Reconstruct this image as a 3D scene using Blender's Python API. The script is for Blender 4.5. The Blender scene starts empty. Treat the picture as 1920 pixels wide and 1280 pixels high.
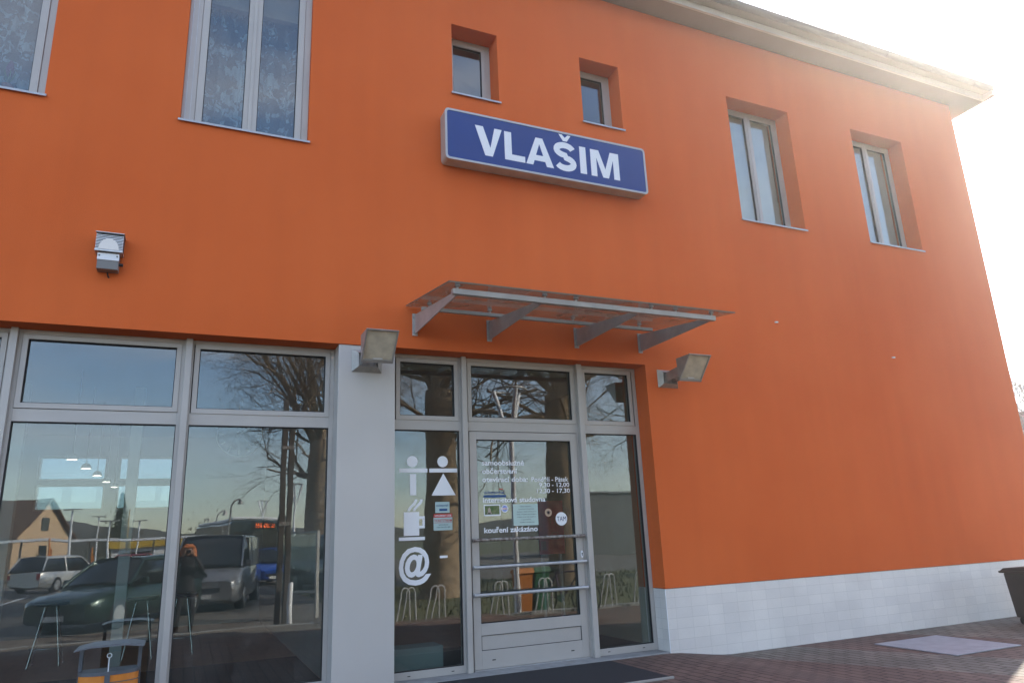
import bpy, bmesh, math, random
from mathutils import Vector, Matrix
R = math.radians
sc = bpy.context.scene
col = sc.collection

# ------------------------------------------------------------------ camera
D = 7.5
f_px = 1338.87
yaw, pitch, roll = R(24.5675), R(15.1556), R(-2.3966)
fwd = Vector((math.sin(yaw)*math.cos(pitch), math.cos(yaw)*math.cos(pitch), math.sin(pitch)))
rgt = Vector((math.cos(yaw), -math.sin(yaw), 0))
upv = rgt.cross(fwd)
rr = rgt*math.cos(roll) + upv*math.sin(roll)
uu = upv*math.cos(roll) - rgt*math.sin(roll)
cam_d = bpy.data.cameras.new("camera")
cam_d.sensor_width = 36
cam_d.lens = f_px/1920*36
cam_d.clip_start = 0.02
cam_d.clip_end = 5000
cam = bpy.data.objects.new("camera", cam_d)
col.objects.link(cam)
cam.matrix_world = Matrix(((rr.x, uu.x, -fwd.x, 0), (rr.y, uu.y, -fwd.y, -D), (rr.z, uu.z, -fwd.z, 1.5), (0, 0, 0, 1)))
sc.camera = cam

# ------------------------------------------------------------------ sky and sun
SUN_AZ, SUN_EL = R(64.5), R(33.5)      # azimuth from +Y towards +X
world = bpy.data.worlds.new("World")
sc.world = world
world.use_nodes = True
nt = world.node_tree
nt.nodes.clear()
wo = nt.nodes.new("ShaderNodeOutputWorld")
bg = nt.nodes.new("ShaderNodeBackground")
bg.inputs[1].default_value = 0.12
sky = nt.nodes.new("ShaderNodeTexSky")
sky.sky_type = 'NISHITA'
sky.sun_disc = False
sky.sun_elevation = SUN_EL
sky.sun_rotation = SUN_AZ
sky.dust_density = 0.4
sky.air_density = 1.15
sky.ozone_density = 2.6
tc = nt.nodes.new("ShaderNodeTexCoord")
mp = nt.nodes.new("ShaderNodeMapping")
mp.inputs['Scale'].default_value = (1.0, 1.4, 5.0)
mp.inputs['Rotation'].default_value = (0.12, 0.05, 0.4)
nz = nt.nodes.new("ShaderNodeTexNoise")
nz.inputs['Scale'].default_value = 1.6
nz.inputs['Detail'].default_value = 7
nz.inputs['Roughness'].default_value = 0.55
rp = nt.nodes.new("ShaderNodeValToRGB")
rp.color_ramp.elements[0].position = 0.44
rp.color_ramp.elements[0].color = (0.03, 0.03, 0.03, 1)
rp.color_ramp.elements[1].position = 0.74
rp.color_ramp.elements[1].color = (0.48, 0.48, 0.48, 1)
mx = nt.nodes.new("ShaderNodeMixRGB")
mx.blend_type = 'MIX'
mx.inputs[2].default_value = (7.5, 6.9, 6.4, 1)
nt.links.new(tc.outputs['Generated'], mp.inputs[0])
nt.links.new(mp.outputs[0], nz.inputs[0])
nt.links.new(nz.outputs[0], rp.inputs[0])
nt.links.new(rp.outputs[0], mx.inputs[0])
tint = nt.nodes.new("ShaderNodeMixRGB")
tint.blend_type = 'MULTIPLY'
tint.inputs[0].default_value = 1.0
tint.inputs[2].default_value = (0.92, 0.985, 1.09, 1)
nt.links.new(sky.outputs[0], tint.inputs[1])
nt.links.new(tint.outputs[0], mx.inputs[1])
nt.links.new(mx.outputs[0], bg.inputs[0])
nt.links.new(bg.outputs[0], wo.inputs[0])
sd = bpy.data.lights.new("sun", 'SUN')
sd.energy = 3.6
sd.angle = R(0.53)
sd.color = (1.0, 0.93, 0.82)
sun = bpy.data.objects.new("sun", sd)
col.objects.link(sun)
sdir = Vector((math.sin(SUN_AZ)*math.cos(SUN_EL), math.cos(SUN_AZ)*math.cos(SUN_EL), math.sin(SUN_EL)))
sun.rotation_euler = sdir.to_track_quat('Z', 'Y').to_euler()
sun.location = (20, 20, 30)
sc.view_settings.view_transform = 'Standard'
sc.view_settings.look = 'None'
sc.view_settings.gamma = 1
sc.view_settings.use_curve_mapping = False
sc.view_settings.exposure = 1.86
sc.cycles.max_bounces = 8
sc.cycles.transparent_max_bounces = 16
sc.cycles.glossy_bounces = 4
sc.cycles.caustics_reflective = False
sc.cycles.caustics_refractive = False

# ------------------------------------------------------------------ materials
MATS = {}
def mat(name, c, rough=0.6, metal=0.0, var=0.0, vscale=5.0, bump=0.0, bscale=60.0, spec=0.5, c2=None, coat=0.0, emis=0.0, coords='Object'):
    if name in MATS:
        return MATS[name]
    m = bpy.data.materials.new(name)
    m.use_nodes = True
    t = m.node_tree
    b = t.nodes['Principled BSDF']
    b.inputs['Base Color'].default_value = (*c, 1)
    b.inputs['Roughness'].default_value = rough
    b.inputs['Metallic'].default_value = metal
    b.inputs['Specular IOR Level'].default_value = spec
    b.inputs['Coat Weight'].default_value = coat
    if emis:
        b.inputs['Emission Color'].default_value = (*c, 1)
        b.inputs['Emission Strength'].default_value = emis
    tcn = t.nodes.new("ShaderNodeTexCoord")
    if var or c2:
        n = t.nodes.new("ShaderNodeTexNoise")
        n.inputs['Scale'].default_value = vscale
        n.inputs['Detail'].default_value = 6
        t.links.new(tcn.outputs[coords], n.inputs[0])
        r = t.nodes.new("ShaderNodeValToRGB")
        r.color_ramp.elements[0].position = 0.32
        r.color_ramp.elements[1].position = 0.68
        a = c2 if c2 else tuple(x*(1-var) for x in c)
        bb = c if c2 else tuple(min(1, x*(1+var)) for x in c)
        r.color_ramp.elements[0].color = (*a, 1)
        r.color_ramp.elements[1].color = (*bb, 1)
        t.links.new(n.outputs[0], r.inputs[0])
        t.links.new(r.outputs[0], b.inputs['Base Color'])
    if bump:
        n2 = t.nodes.new("ShaderNodeTexNoise")
        n2.inputs['Scale'].default_value = bscale
        n2.inputs['Detail'].default_value = 4
        t.links.new(tcn.outputs[coords], n2.inputs[0])
        bp = t.nodes.new("ShaderNodeBump")
        bp.inputs['Strength'].default_value = bump
        bp.inputs['Distance'].default_value = 0.01
        t.links.new(n2.outputs[0], bp.inputs['Height'])
        t.links.new(bp.outputs[0], b.inputs['Normal'])
    MATS[name] = m
    return m

def node_mat(name):
    m = bpy.data.materials.new(name)
    m.use_nodes = True
    MATS[name] = m
    return m, m.node_tree, m.node_tree.nodes['Principled BSDF'], m.node_tree.nodes['Material Output']
def N(t, kind, **kw):
    n = t.nodes.new(kind)
    for k, v in kw.items():
        if k in n.inputs:
            n.inputs[k].default_value = v
        else:
            setattr(n, k, v)
    return n

# orange render: fine grain, broad blotches, vertical dirt streaks
m, t, b, out = node_mat("orange_render")
tcn = N(t, "ShaderNodeTexCoord")
n1 = N(t, "ShaderNodeTexNoise", Scale=0.55, Detail=5.0)
t.links.new(tcn.outputs['Object'], n1.inputs[0])
n2 = N(t, "ShaderNodeTexNoise", Scale=170.0, Detail=3.0)
t.links.new(tcn.outputs['Object'], n2.inputs[0])
mpp = N(t, "ShaderNodeMapping")
mpp.inputs['Scale'].default_value = (3.5, 3.5, 0.25)
t.links.new(tcn.outputs['Object'], mpp.inputs[0])
n3 = N(t, "ShaderNodeTexNoise", Scale=1.3, Detail=6.0)
t.links.new(mpp.outputs[0], n3.inputs[0])
r1 = N(t, "ShaderNodeValToRGB")
r1.color_ramp.elements[0].position = 0.3
r1.color_ramp.elements[1].position = 0.7
r1.color_ramp.elements[0].color = (0.67, 0.126, 0.028, 1)
r1.color_ramp.elements[1].color = (0.73, 0.150, 0.036, 1)
t.links.new(n1.outputs[0], r1.inputs[0])
r3 = N(t, "ShaderNodeMapRange")
r3.inputs[1].default_value = 0.35; r3.inputs[2].default_value = 0.75
r3.inputs[3].default_value = 1.01; r3.inputs[4].default_value = 0.955
t.links.new(n3.outputs[0], r3.inputs[0])
r4 = N(t, "ShaderNodeMapRange")
r4.inputs[1].default_value = 0.3; r4.inputs[2].default_value = 0.7
r4.inputs[3].default_value = 0.80; r4.inputs[4].default_value = 1.16
t.links.new(n2.outputs[0], r4.inputs[0])
mm = N(t, "ShaderNodeMath", operation='MULTIPLY')
t.links.new(r3.outputs[0], mm.inputs[0]); t.links.new(r4.outputs[0], mm.inputs[1])
vm = N(t, "ShaderNodeVectorMath", operation='SCALE')
t.links.new(r1.outputs[0], vm.inputs[0]); t.links.new(mm.outputs[0], vm.inputs['Scale'])
t.links.new(vm.outputs[0], b.inputs['Base Color'])
b.inputs['Roughness'].default_value = 0.9
b.inputs['Specular IOR Level'].default_value = 0.25
bp = N(t, "ShaderNodeBump", Strength=0.55, Distance=0.006)
t.links.new(n2.outputs[0], bp.inputs['Height'])
t.links.new(bp.outputs[0], b.inputs['Normal'])
ORANGE = m

# white plinth tiles (front plane x/z, plus the reveal return y/z)
def tile_mat(name, tw, th, base, grout, mort):
    m, t, b, out = node_mat(name)
    tcn = N(t, "ShaderNodeTexCoord")
    sp = N(t, "ShaderNodeSeparateXYZ")
    t.links.new(tcn.outputs['Object'], sp.inputs[0])
    ad = N(t, "ShaderNodeMath", operation='ADD')
    t.links.new(sp.outputs[0], ad.inputs[0]); t.links.new(sp.outputs[1], ad.inputs[1])
    cb = N(t, "ShaderNodeCombineXYZ")
    t.links.new(ad.outputs[0], cb.inputs[0]); t.links.new(sp.outputs[2], cb.inputs[1])
    mpn = N(t, "ShaderNodeMapping")
    mpn.inputs['Location'].default_value = (-0.04, -0.0, 0)
    t.links.new(cb.outputs[0], mpn.inputs[0])
    br = N(t, "ShaderNodeTexBrick")
    br.offset = 0.0; br.squash = 1.0
    br.inputs['Scale'].default_value = 1.0
    br.inputs['Brick Width'].default_value = tw
    br.inputs['Row Height'].default_value = th
    br.inputs['Mortar Size'].default_value = mort
    br.inputs['Mortar Smooth'].default_value = 0.1
    br.inputs['Color1'].default_value = (*base, 1)
    br.inputs['Color2'].default_value = (base[0]*0.93, base[1]*0.93, base[2]*0.94, 1)
    br.inputs['Mortar'].default_value = (*grout, 1)
    t.links.new(mpn.outputs[0], br.inputs[0])
    n = N(t, "ShaderNodeTexNoise", Scale=1.6, Detail=7.0)
    t.links.new(tcn.outputs['Object'], n.inputs[0])
    mr = N(t, "ShaderNodeMapRange")
    mr.inputs[1].default_value = 0.35; mr.inputs[2].default_value = 0.7
    mr.inputs[3].default_value = 1.0; mr.inputs[4].default_value = 0.88
    t.links.new(n.outputs[0], mr.inputs[0])
    v = N(t, "ShaderNodeVectorMath", operation='SCALE')
    t.links.new(br.outputs[0], v.inputs[0]); t.links.new(mr.outputs[0], v.inputs['Scale'])
    t.links.new(v.outputs[0], b.inputs['Base Color'])
    bp = N(t, "ShaderNodeBump", Strength=0.25, Distance=0.003, invert=True)
    t.links.new(br.outputs['Fac'], bp.inputs['Height'])
    t.links.new(bp.outputs[0], b.inputs['Normal'])
    b.inputs['Roughness'].default_value = 0.42
    return m
TILE = tile_mat("plinth_tile", 0.235, 0.1175, (0.80, 0.755, 0.695), (0.60, 0.565, 0.51), 0.0018)

# interlocking pavers: red field, grey bands, moss and dirt
m, t, b, out = node_mat("block_paving")
tcn = N(t, "ShaderNodeTexCoord")
wv = N(t, "ShaderNodeTexWave")   # slight zigzag of the joints
mpn = N(t, "ShaderNodeMapping")
mpn.inputs['Rotation'].default_value = (0, 0, R(90))
t.links.new(tcn.outputs['Object'], mpn.inputs[0])
nd = N(t, "ShaderNodeTexNoise", Scale=9.0, Detail=1.0)
t.links.new(mpn.outputs[0], nd.inputs[0])
sc1 = N(t, "ShaderNodeVectorMath", operation='SCALE'); sc1.inputs['Scale'].default_value = 0.02
t.links.new(nd.outputs['Color'], sc1.inputs[0])
ad1 = N(t, "ShaderNodeVectorMath", operation='ADD')
t.links.new(mpn.outputs[0], ad1.inputs[0]); t.links.new(sc1.outputs[0], ad1.inputs[1])
br = N(t, "ShaderNodeTexBrick")
br.inputs['Scale'].default_value = 1.0
br.inputs['Brick Width'].default_value = 0.22
br.inputs['Row Height'].default_value = 0.12
br.inputs['Mortar Size'].default_value = 0.010
br.inputs['Mortar Smooth'].default_value = 0.3
br.inputs['Color1'].default_value = (1, 1, 1, 1)
br.inputs['Color2'].default_value = (0.72, 0.72, 0.72, 1)
br.inputs['Mortar'].default_value = (0.30, 0.27, 0.22, 1)
t.links.new(ad1.outputs[0], br.inputs[0])
sp = N(t, "ShaderNodeSeparateXYZ")
t.links.new(tcn.outputs['Object'], sp.inputs[0])
# diagonal coordinate: grey field to the right, one grey band
def math_(op, a, bb, c=None):
    n = t.nodes.new("ShaderNodeMath"); n.operation = op
    for i, v in enumerate((a, bb, c)):
        if v is None: continue
        if isinstance(v, (int, float)): n.inputs[i].default_value = v
        else: t.links.new(v, n.inputs[i])
    return n.outputs[0]
dd = math_('ADD', sp.outputs[0], math_('MULTIPLY', sp.outputs[1], 0.55))
gate1 = math_('MULTIPLY', math_('GREATER_THAN', dd, 6.0), math_('LESS_THAN', dd, 7.15))
gate2 = math_('GREATER_THAN', dd, 8.9)
farg = math_('LESS_THAN', sp.outputs[1], -5.25)
grey = math_('MAXIMUM', math_('MAXIMUM', gate1, math_('MULTIPLY', gate2, 0.9)), farg)
cm = N(t, "ShaderNodeMixRGB")
cm.inputs[1].default_value = (0.185, 0.112, 0.084, 1)
cm.inputs[2].default_value = (0.22, 0.185, 0.145, 1)
t.links.new(grey, cm.inputs[0])
ml = N(t, "ShaderNodeMixRGB", blend_type='MULTIPLY'); ml.inputs[0].default_value = 1
t.links.new(cm.outputs[0], ml.inputs[1]); t.links.new(br.outputs[0], ml.inputs[2])
nn = N(t, "ShaderNodeTexNoise", Scale=1.1, Detail=8.0)
t.links.new(tcn.outputs['Object'], nn.inputs[0])
nr = N(t, "ShaderNodeMapRange")
nr.inputs[1].default_value = 0.3; nr.inputs[2].default_value = 0.7; nr.inputs[3].default_value = 0.7; nr.inputs[4].default_value = 1.15
t.links.new(nn.outputs[0], nr.inputs[0])
vs = N(t, "ShaderNodeVectorMath", operation='SCALE')
t.links.new(ml.outputs[0], vs.inputs[0]); t.links.new(nr.outputs[0], vs.inputs['Scale'])
t.links.new(vs.outputs[0], b.inputs['Base Color'])
b.inputs['Roughness'].default_value = 0.85
bp = N(t, "ShaderNodeBump", Strength=0.9, Distance=0.012, invert=True)
t.links.new(br.outputs['Fac'], bp.inputs['Height'])
n5 = N(t, "ShaderNodeTexNoise", Scale=120.0, Detail=3.0)
t.links.new(tcn.outputs['Object'], n5.inputs[0])
bp2 = N(t, "ShaderNodeBump", Strength=0.3, Distance=0.005)
t.links.new(n5.outputs[0], bp2.inputs['Height']); t.links.new(bp.outputs[0], bp2.inputs['Normal'])
t.links.new(bp2.outputs[0], b.inputs['Normal'])
PAVING = m

# window glass: mirror by angle + slightly tinted clear, wavy like real float glass
def glass_mat(name, f0, tint, wav=0.02):
    m = bpy.data.materials.new(name); m.use_nodes = True
    t = m.node_tree; t.nodes.clear()
    o = t.nodes.new("ShaderNodeOutputMaterial")
    tr = t.nodes.new("ShaderNodeBsdfTransparent"); tr.inputs[0].default_value = (*tint, 1)
    gl = t.nodes.new("ShaderNodeBsdfGlossy"); gl.inputs['Roughness'].default_value = 0.0
    g = t.nodes.new("ShaderNodeNewGeometry")
    dt = t.nodes.new("ShaderNodeVectorMath"); dt.operation = 'DOT_PRODUCT'
    t.links.new(g.outputs['Normal'], dt.inputs[0]); t.links.new(g.outputs['Incoming'], dt.inputs[1])
    def M_(op, a, bb):
        n = t.nodes.new("ShaderNodeMath"); n.operation = op
        for i, v in enumerate((a, bb)):
            if v is None: continue
            if isinstance(v, (int, float)): n.inputs[i].default_value = v
            else: t.links.new(v, n.inputs[i])
        return n.outputs[0]
    c = M_('ABSOLUTE', dt.outputs['Value'], None)
    p = M_('POWER', M_('SUBTRACT', 1.0, c), 5.0)
    fac = M_('ADD', M_('MULTIPLY', p, 1-f0), f0)
    tcn = t.nodes.new("ShaderNodeTexCoord")
    n = t.nodes.new("ShaderNodeTexNoise"); n.inputs['Scale'].default_value = 2.2; n.inputs['Detail'].default_value = 1.5
    t.links.new(tcn.outputs['Object'], n.inputs[0])
    bp = t.nodes.new("ShaderNodeBump"); bp.inputs['Strength'].default_value = wav; bp.inputs['Distance'].default_value = 0.1
    t.links.new(n.outputs[0], bp.inputs['Height']); t.links.new(bp.outputs[0], gl.inputs['Normal'])
    mxs = t.nodes.new("ShaderNodeMixShader")
    t.links.new(fac, mxs.inputs[0]); t.links.new(tr.outputs[0], mxs.inputs[1]); t.links.new(gl.outputs[0], mxs.inputs[2])
    t.links.new(mxs.outputs[0], o.inputs[0])
    MATS[name] = m
    return m
GLASS = glass_mat("window_glass", 0.115, (0.80, 0.85, 0.83), 0.006)
_t = GLASS.node_tree
_o = [n for n in _t.nodes if n.type == 'OUTPUT_MATERIAL'][0]
_last = _o.inputs[0].links[0].from_socket
_d = _t.nodes.new("ShaderNodeBsdfDiffuse"); _d.inputs[0].default_value = (0.50, 0.48, 0.45, 1)
_n = _t.nodes.new("ShaderNodeTexNoise"); _n.inputs['Scale'].default_value = 3.0; _n.inputs['Detail'].default_value = 8; _n.inputs['Distortion'].default_value = 0.6
_c = [n for n in _t.nodes if n.type == 'TEX_COORD'][0]
_m = _t.nodes.new("ShaderNodeMapRange")
_m.inputs[1].default_value = 0.40; _m.inputs[2].default_value = 0.72; _m.inputs[3].default_value = 0.006; _m.inputs[4].default_value = 0.035
_x = _t.nodes.new("ShaderNodeMixShader")
_t.links.new(_c.outputs['Object'], _n.inputs[0]); _t.links.new(_n.outputs[0], _m.inputs[0]); _t.links.new(_m.outputs[0], _x.inputs[0])
_t.links.new(_last, _x.inputs[1]); _t.links.new(_d.outputs[0], _x.inputs[2]); _t.links.new(_x.outputs[0], _o.inputs[0])
TINT = glass_mat("tinted_glass", 0.10, (0.38, 0.45, 0.50), 0.0)
CGLASS = glass_mat("canopy_glass", 0.08, (0.90, 0.92, 0.89), 0.0)
_t = CGLASS.node_tree
_o = [n for n in _t.nodes if n.type == 'OUTPUT_MATERIAL'][0]
_last = _o.inputs[0].links[0].from_socket
_d = _t.nodes.new("ShaderNodeBsdfDiffuse"); _d.inputs[0].default_value = (0.55, 0.50, 0.44, 1)
_n = _t.nodes.new("ShaderNodeTexNoise"); _n.inputs['Scale'].default_value = 3.5; _n.inputs['Detail'].default_value = 7
_c = [n for n in _t.nodes if n.type == 'TEX_COORD'][0]
_m = _t.nodes.new("ShaderNodeMapRange")
_m.inputs[1].default_value = 0.4; _m.inputs[2].default_value = 0.75; _m.inputs[3].default_value = 0.18; _m.inputs[4].default_value = 0.50
_x = _t.nodes.new("ShaderNodeMixShader")
_t.links.new(_c.outputs['Object'], _n.inputs[0]); _t.links.new(_n.outputs[0], _m.inputs[0]); _t.links.new(_m.outputs[0], _x.inputs[0])
_t.links.new(_last, _x.inputs[1]); _t.links.new(_d.outputs[0], _x.inputs[2]); _t.links.new(_x.outputs[0], _o.inputs[0])

ALU = mat("grey_frame_paint", (0.445, 0.415, 0.38), 0.42, 0.1, var=0.05, vscale=2.0, bump=0.03, bscale=200)
ALU2 = mat("silver_bar_paint", (0.50, 0.50, 0.50), 0.35, 0.45, var=0.12, vscale=12)
PANEL = mat("silver_panel", (0.52, 0.49, 0.455), 0.45, 0.15, var=0.04, vscale=1.2)
RUBBER = mat("black_seal", (0.012, 0.012, 0.013), 0.6)
STEEL = mat("galvanised_steel", (0.42, 0.40, 0.375), 0.5, 0.35, var=0.12, vscale=6, bump=0.05, bscale=40)
SILL = mat("sill_metal", (0.42, 0.43, 0.45), 0.45, 0.3)
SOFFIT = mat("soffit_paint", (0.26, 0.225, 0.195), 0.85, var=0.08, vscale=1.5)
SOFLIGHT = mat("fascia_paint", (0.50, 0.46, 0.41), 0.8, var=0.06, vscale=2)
ZINC = mat("zinc_gutter", (0.085, 0.085, 0.09), 0.8, 0.0, var=0.12, vscale=1.5)
CREAM = mat("cream_plaster", (0.55, 0.50, 0.36), 0.9, var=0.05, vscale=2)
CREAM2 = mat("pale_interior_wall", (0.24, 0.245, 0.24), 0.9, var=0.05, vscale=2)
HALLW = mat("hall_wall_paint", (0.34, 0.33, 0.23), 0.9, var=0.06, vscale=2)
FLOORI = mat("interior_floor_tile", (0.34, 0.17, 0.10), 0.45, var=0.12, vscale=5)  # red tone raised to stand in for sunlit paving mirrored in the glass
DFLOOR = mat("dark_floor_strip", (0.03, 0.03, 0.03), 0.9)  # dark tone standing in for the dim band low in the glass
CEILI = mat("ceiling_paint", (0.28, 0.27, 0.25), 0.9)
WHITE = mat("white_vinyl", (0.86, 0.86, 0.86), 0.6)
DARK = mat("dark_plastic", (0.02, 0.02, 0.022), 0.5)
CONC = mat("concrete", (0.27, 0.27, 0.26), 0.85, var=0.15, vscale=8, bump=0.2, bscale=90)
BLUE = mat("sign_blue", (0.008, 0.040, 0.20), 0.35, var=0.04, vscale=2)
SIGNW = mat("sign_white", (0.80, 0.81, 0.83), 0.45)
SIGNF = mat("sign_frame", (0.42, 0.385, 0.35), 0.45, 0.2, var=0.1, vscale=6)
LENS = mat("lamp_lens", (0.58, 0.52, 0.41), 0.25, var=0.15, vscale=9)
STAINL = mat("flood_housing", (0.42, 0.40, 0.37), 0.42, 0.45, var=0.15, vscale=10)
ASPH = mat("asphalt", (0.125, 0.108, 0.090), 0.9, var=0.2, vscale=3, bump=0.3, bscale=80)
BARK = mat("bark", (0.40, 0.28, 0.17), 0.95, c2=(0.19, 0.135, 0.09), vscale=7, bump=0.8, bscale=18)
BIRCH = mat("birch_bark", (0.42, 0.38, 0.33), 0.9, c2=(0.16, 0.12, 0.09), vscale=5)
GRASS = mat("dry_grass", (0.125, 0.115, 0.045), 0.95, c2=(0.07, 0.075, 0.03), vscale=2.5, bump=0.6, bscale=30)
TYRE = mat("tyre", (0.015, 0.015, 0.015), 0.85)
CARGL = mat("car_glass", (0.015, 0.02, 0.022), 0.06, spec=0.7)
HEADL = mat("headlight_lens", (0.75, 0.75, 0.72), 0.12, coat=1)
PLATE = mat("plate_white", (0.75, 0.75, 0.72), 0.4)

# ------------------------------------------------------------------ mesh helpers
class MB:
    def __init__(s):
        s.v = []; s.f = []; s.mi = []; s.sm = []
        s.M = None
    def add(s, vs, fs, mi=0, smooth=False):
        k = len(s.v)
        if s.M is not None:
            vs = [tuple(s.M @ Vector(v)) for v in vs]
        s.v += [tuple(v) for v in vs]
        for f in fs:
            s.f.append([i+k for i in f]); s.mi.append(mi); s.sm.append(smooth)
    def box(s, x0, x1, y0, y1, z0, z1, mi=0):
        vs = [(x0,y0,z0),(x1,y0,z0),(x1,y1,z0),(x0,y1,z0),(x0,y0,z1),(x1,y0,z1),(x1,y1,z1),(x0,y1,z1)]
        s.add(vs, [(0,3,2,1),(4,5,6,7),(0,1,5,4),(1,2,6,5),(2,3,7,6),(3,0,4,7)], mi)
    def ring(s, x0, x1, z0, z1, w, y0, y1, mi=0):      # rectangular frame in the x/z plane
        if not isinstance(w, (tuple, list)): w = (w, w, w, w)
        l, r_, bo, to = w
        o = [(x0,z0),(x1,z0),(x1,z1),(x0,z1)]
        i = [(x0+l,z0+bo),(x1-r_,z0+bo),(x1-r_,z1-to),(x0+l,z1-to)]
        vs = [(a,y0,c) for a,c in o]+[(a,y0,c) for a,c in i]+[(a,y1,c) for a,c in o]+[(a,y1,c) for a,c in i]
        fs = []
        for k in range(4):
            n = (k+1) % 4
            fs += [(k,n,4+n,4+k),(8+n,8+k,12+k,12+n),(k,8+k,8+n,n),(4+k,4+n,12+n,12+k)]
        s.add(vs, fs, mi)
    def prism(s, poly, a0, a1, axis='x', mi=0, smooth=False):   # poly of 2D points, extruded along an axis
        def P(u, v, a):
            return {'x': (a,u,v), 'y': (u,a,v), 'z': (u,v,a)}[axis]
        n = len(poly)
        vs = [P(u,v,a0) for u,v in poly]+[P(u,v,a1) for u,v in poly]
        s.add(vs, [tuple(range(n))[::-1], tuple(range(n,2*n))], mi)
        s.add(vs, [(k,(k+1)%n,n+(k+1)%n,n+k) for k in range(n)], mi, smooth)
    def tube(s, pts, rads, n=8, mi=0, cap=True, smooth=True):
        pts = [Vector(p) for p in pts]
        if isinstance(rads, (int, float)): rads = [rads]*len(pts)
        vs = []; fs = []
        prev = None
        for i, p in enumerate(pts):
            if i == 0: d = pts[1]-p
            elif i == len(pts)-1: d = p-pts[i-1]
            else: d = (pts[i+1]-p).normalized()+(p-pts[i-1]).normalized()
            if d.length < 1e-9: d = Vector((0,0,1))
            d.normalize()
            if prev is None:
                a = Vector((0,0,1)) if abs(d.z) < 0.9 else Vector((1,0,0))
                u = d.cross(a).normalized()
            else:
                u = (prev-d*prev.dot(d))
                u = u.normalized() if u.length > 1e-6 else d.orthogonal().normalized()
            prev = u
            w = d.cross(u)
            for k in range(n):
                an = 2*math.pi*k/n
                vs.append(p+(u*math.cos(an)+w*math.sin(an))*rads[i])
        for i in range(len(pts)-1):
            for k in range(n):
                fs.append((i*n+k, i*n+(k+1)%n, (i+1)*n+(k+1)%n, (i+1)*n+k))
        s.add(vs, fs, mi, smooth)
        if cap:
            s.add([vs[k] for k in range(n)], [tuple(range(n))[::-1]], mi)
            s.add([vs[-n+k] for k in range(n)], [tuple(range(n))], mi)
    def disc(s, c, r, axis, th, n=24, mi=0):
        c = Vector(c); d = {'x': Vector((1,0,0)), 'y': Vector((0,1,0)), 'z': Vector((0,0,1))}[axis]
        s.tube([c-d*th/2, c+d*th/2], r, n, mi)
    def build(s, name, mats, parent=None, bevel=0.0, seg=2):
        me = bpy.data.meshes.new(name)
        me.from_pydata(s.v, [], s.f)
        if not isinstance(mats, (list, tuple)): mats = [mats]
        for q in mats: me.materials.append(q)
        for i, p in enumerate(me.polygons):
            p.material_index = min(s.mi[i], len(mats)-1); p.use_smooth = s.sm[i]
        me.update()
        o = bpy.data.objects.new(name, me)
        col.objects.link(o)
        if parent: o.parent = parent
        if bevel:
            bv = o.modifiers.new("bevel", 'BEVEL'); bv.width = bevel; bv.segments = seg; bv.limit_method = 'ANGLE'
            bv.angle_limit = R(50)
        return o

def empty(name, label, cat, loc=(0,0,0), rz=0, group=None):
    o = bpy.data.objects.new(name, None); col.objects.link(o)
    o.location = loc; o.rotation_euler = (0,0,rz)
    o.empty_display_size = 0.2
    o['label'] = label; o['category'] = cat
    if group: o['group'] = group
    return o
def tag(o, label, cat, group=None):
    o['label'] = label; o['category'] = cat
    if group: o['group'] = group
    return o
def struct(o, kind='structure'):
    o['kind'] = kind
    return o
def copy_tree(root, loc, rz, label, group=None):
    def cp(o, par):
        c = o.copy(); col.objects.link(c)
        if par: c.parent = par
        for ch in kids[o]: cp(ch, c)
        return c
    kids = {}
    def walk(o):
        kids[o] = list(o.children)
        for c in o.children: walk(c)
    walk(root)
    c = cp(root, None)
    c.location = loc; c.rotation_euler = (0,0,rz)
    c['label'] = label
    if group: c['group'] = group
    return c

def text_mesh(name, body, x0, x1, z0, z1, y, m, parent, bold=0.0, cap='A', th=0.001):
    """text on a plane facing -Y: fitted from x0 to x1, baseline z0, cap height z1-z0"""
    cu = bpy.data.curves.new(name, 'FONT')
    cu.body = body; cu.size = 1.0; cu.offset = bold; cu.extrude = 0.0; cu.resolution_u = 4
    o = bpy.data.objects.new(name, cu); col.objects.link(o)
    bpy.context.view_layer.update()
    me = bpy.data.meshes.new_from_object(o.evaluated_get(bpy.context.evaluated_depsgraph_get()))
    bpy.data.objects.remove(o)
    xs = [v.co.x for v in me.vertices]
    a, b2 = min(xs), max(xs)
    sx = (x1-x0)/(b2-a); sz = (z1-z0)/0.729
    for v in me.vertices:
        v.co = Vector((x0+(v.co.x-a)*sx, y-th, z0+v.co.y*sz))
    me.materials.clear(); me.materials.append(m)
    oo = bpy.data.objects.new(name, me); col.objects.link(oo)
    if parent: oo.parent = parent
    return oo

# ================================================================== GROUND
def hgt(x, y):
    a = max(0, min(1, (6.25-x)/1.05)); a = a*a*(3-2*a)
    fade = 1.0 if y > -5.2 else max(0.0, (y+7.2)/2.0)
    return 0.10*a*fade
g = MB()
gx = [-900,-300,-100,-40,-20] + [-12+0.5*i for i in range(0, 34)] + [5.0+0.15*i for i in range(0, 10)] + [6.5+0.5*i for i in range(0, 28)] + [24,40,100,300,900]
gy = [-900,-300,-100,-40,-20,-12,-9,-7.2] + [-7.0+0.4*i for i in range(0, 19)] + [1,4,10,20,40,100,300,900]
gv = [(x, y, -0.125) for y in gy for x in gx]
nx = len(gx)
g.add(gv, [(j*nx+i, j*nx+i+1, (j+1)*nx+i+1, (j+1)*nx+i) for j in range(len(gy)-1) for i in range(nx-1)])
struct(g.build("ground", GRASS))
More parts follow.
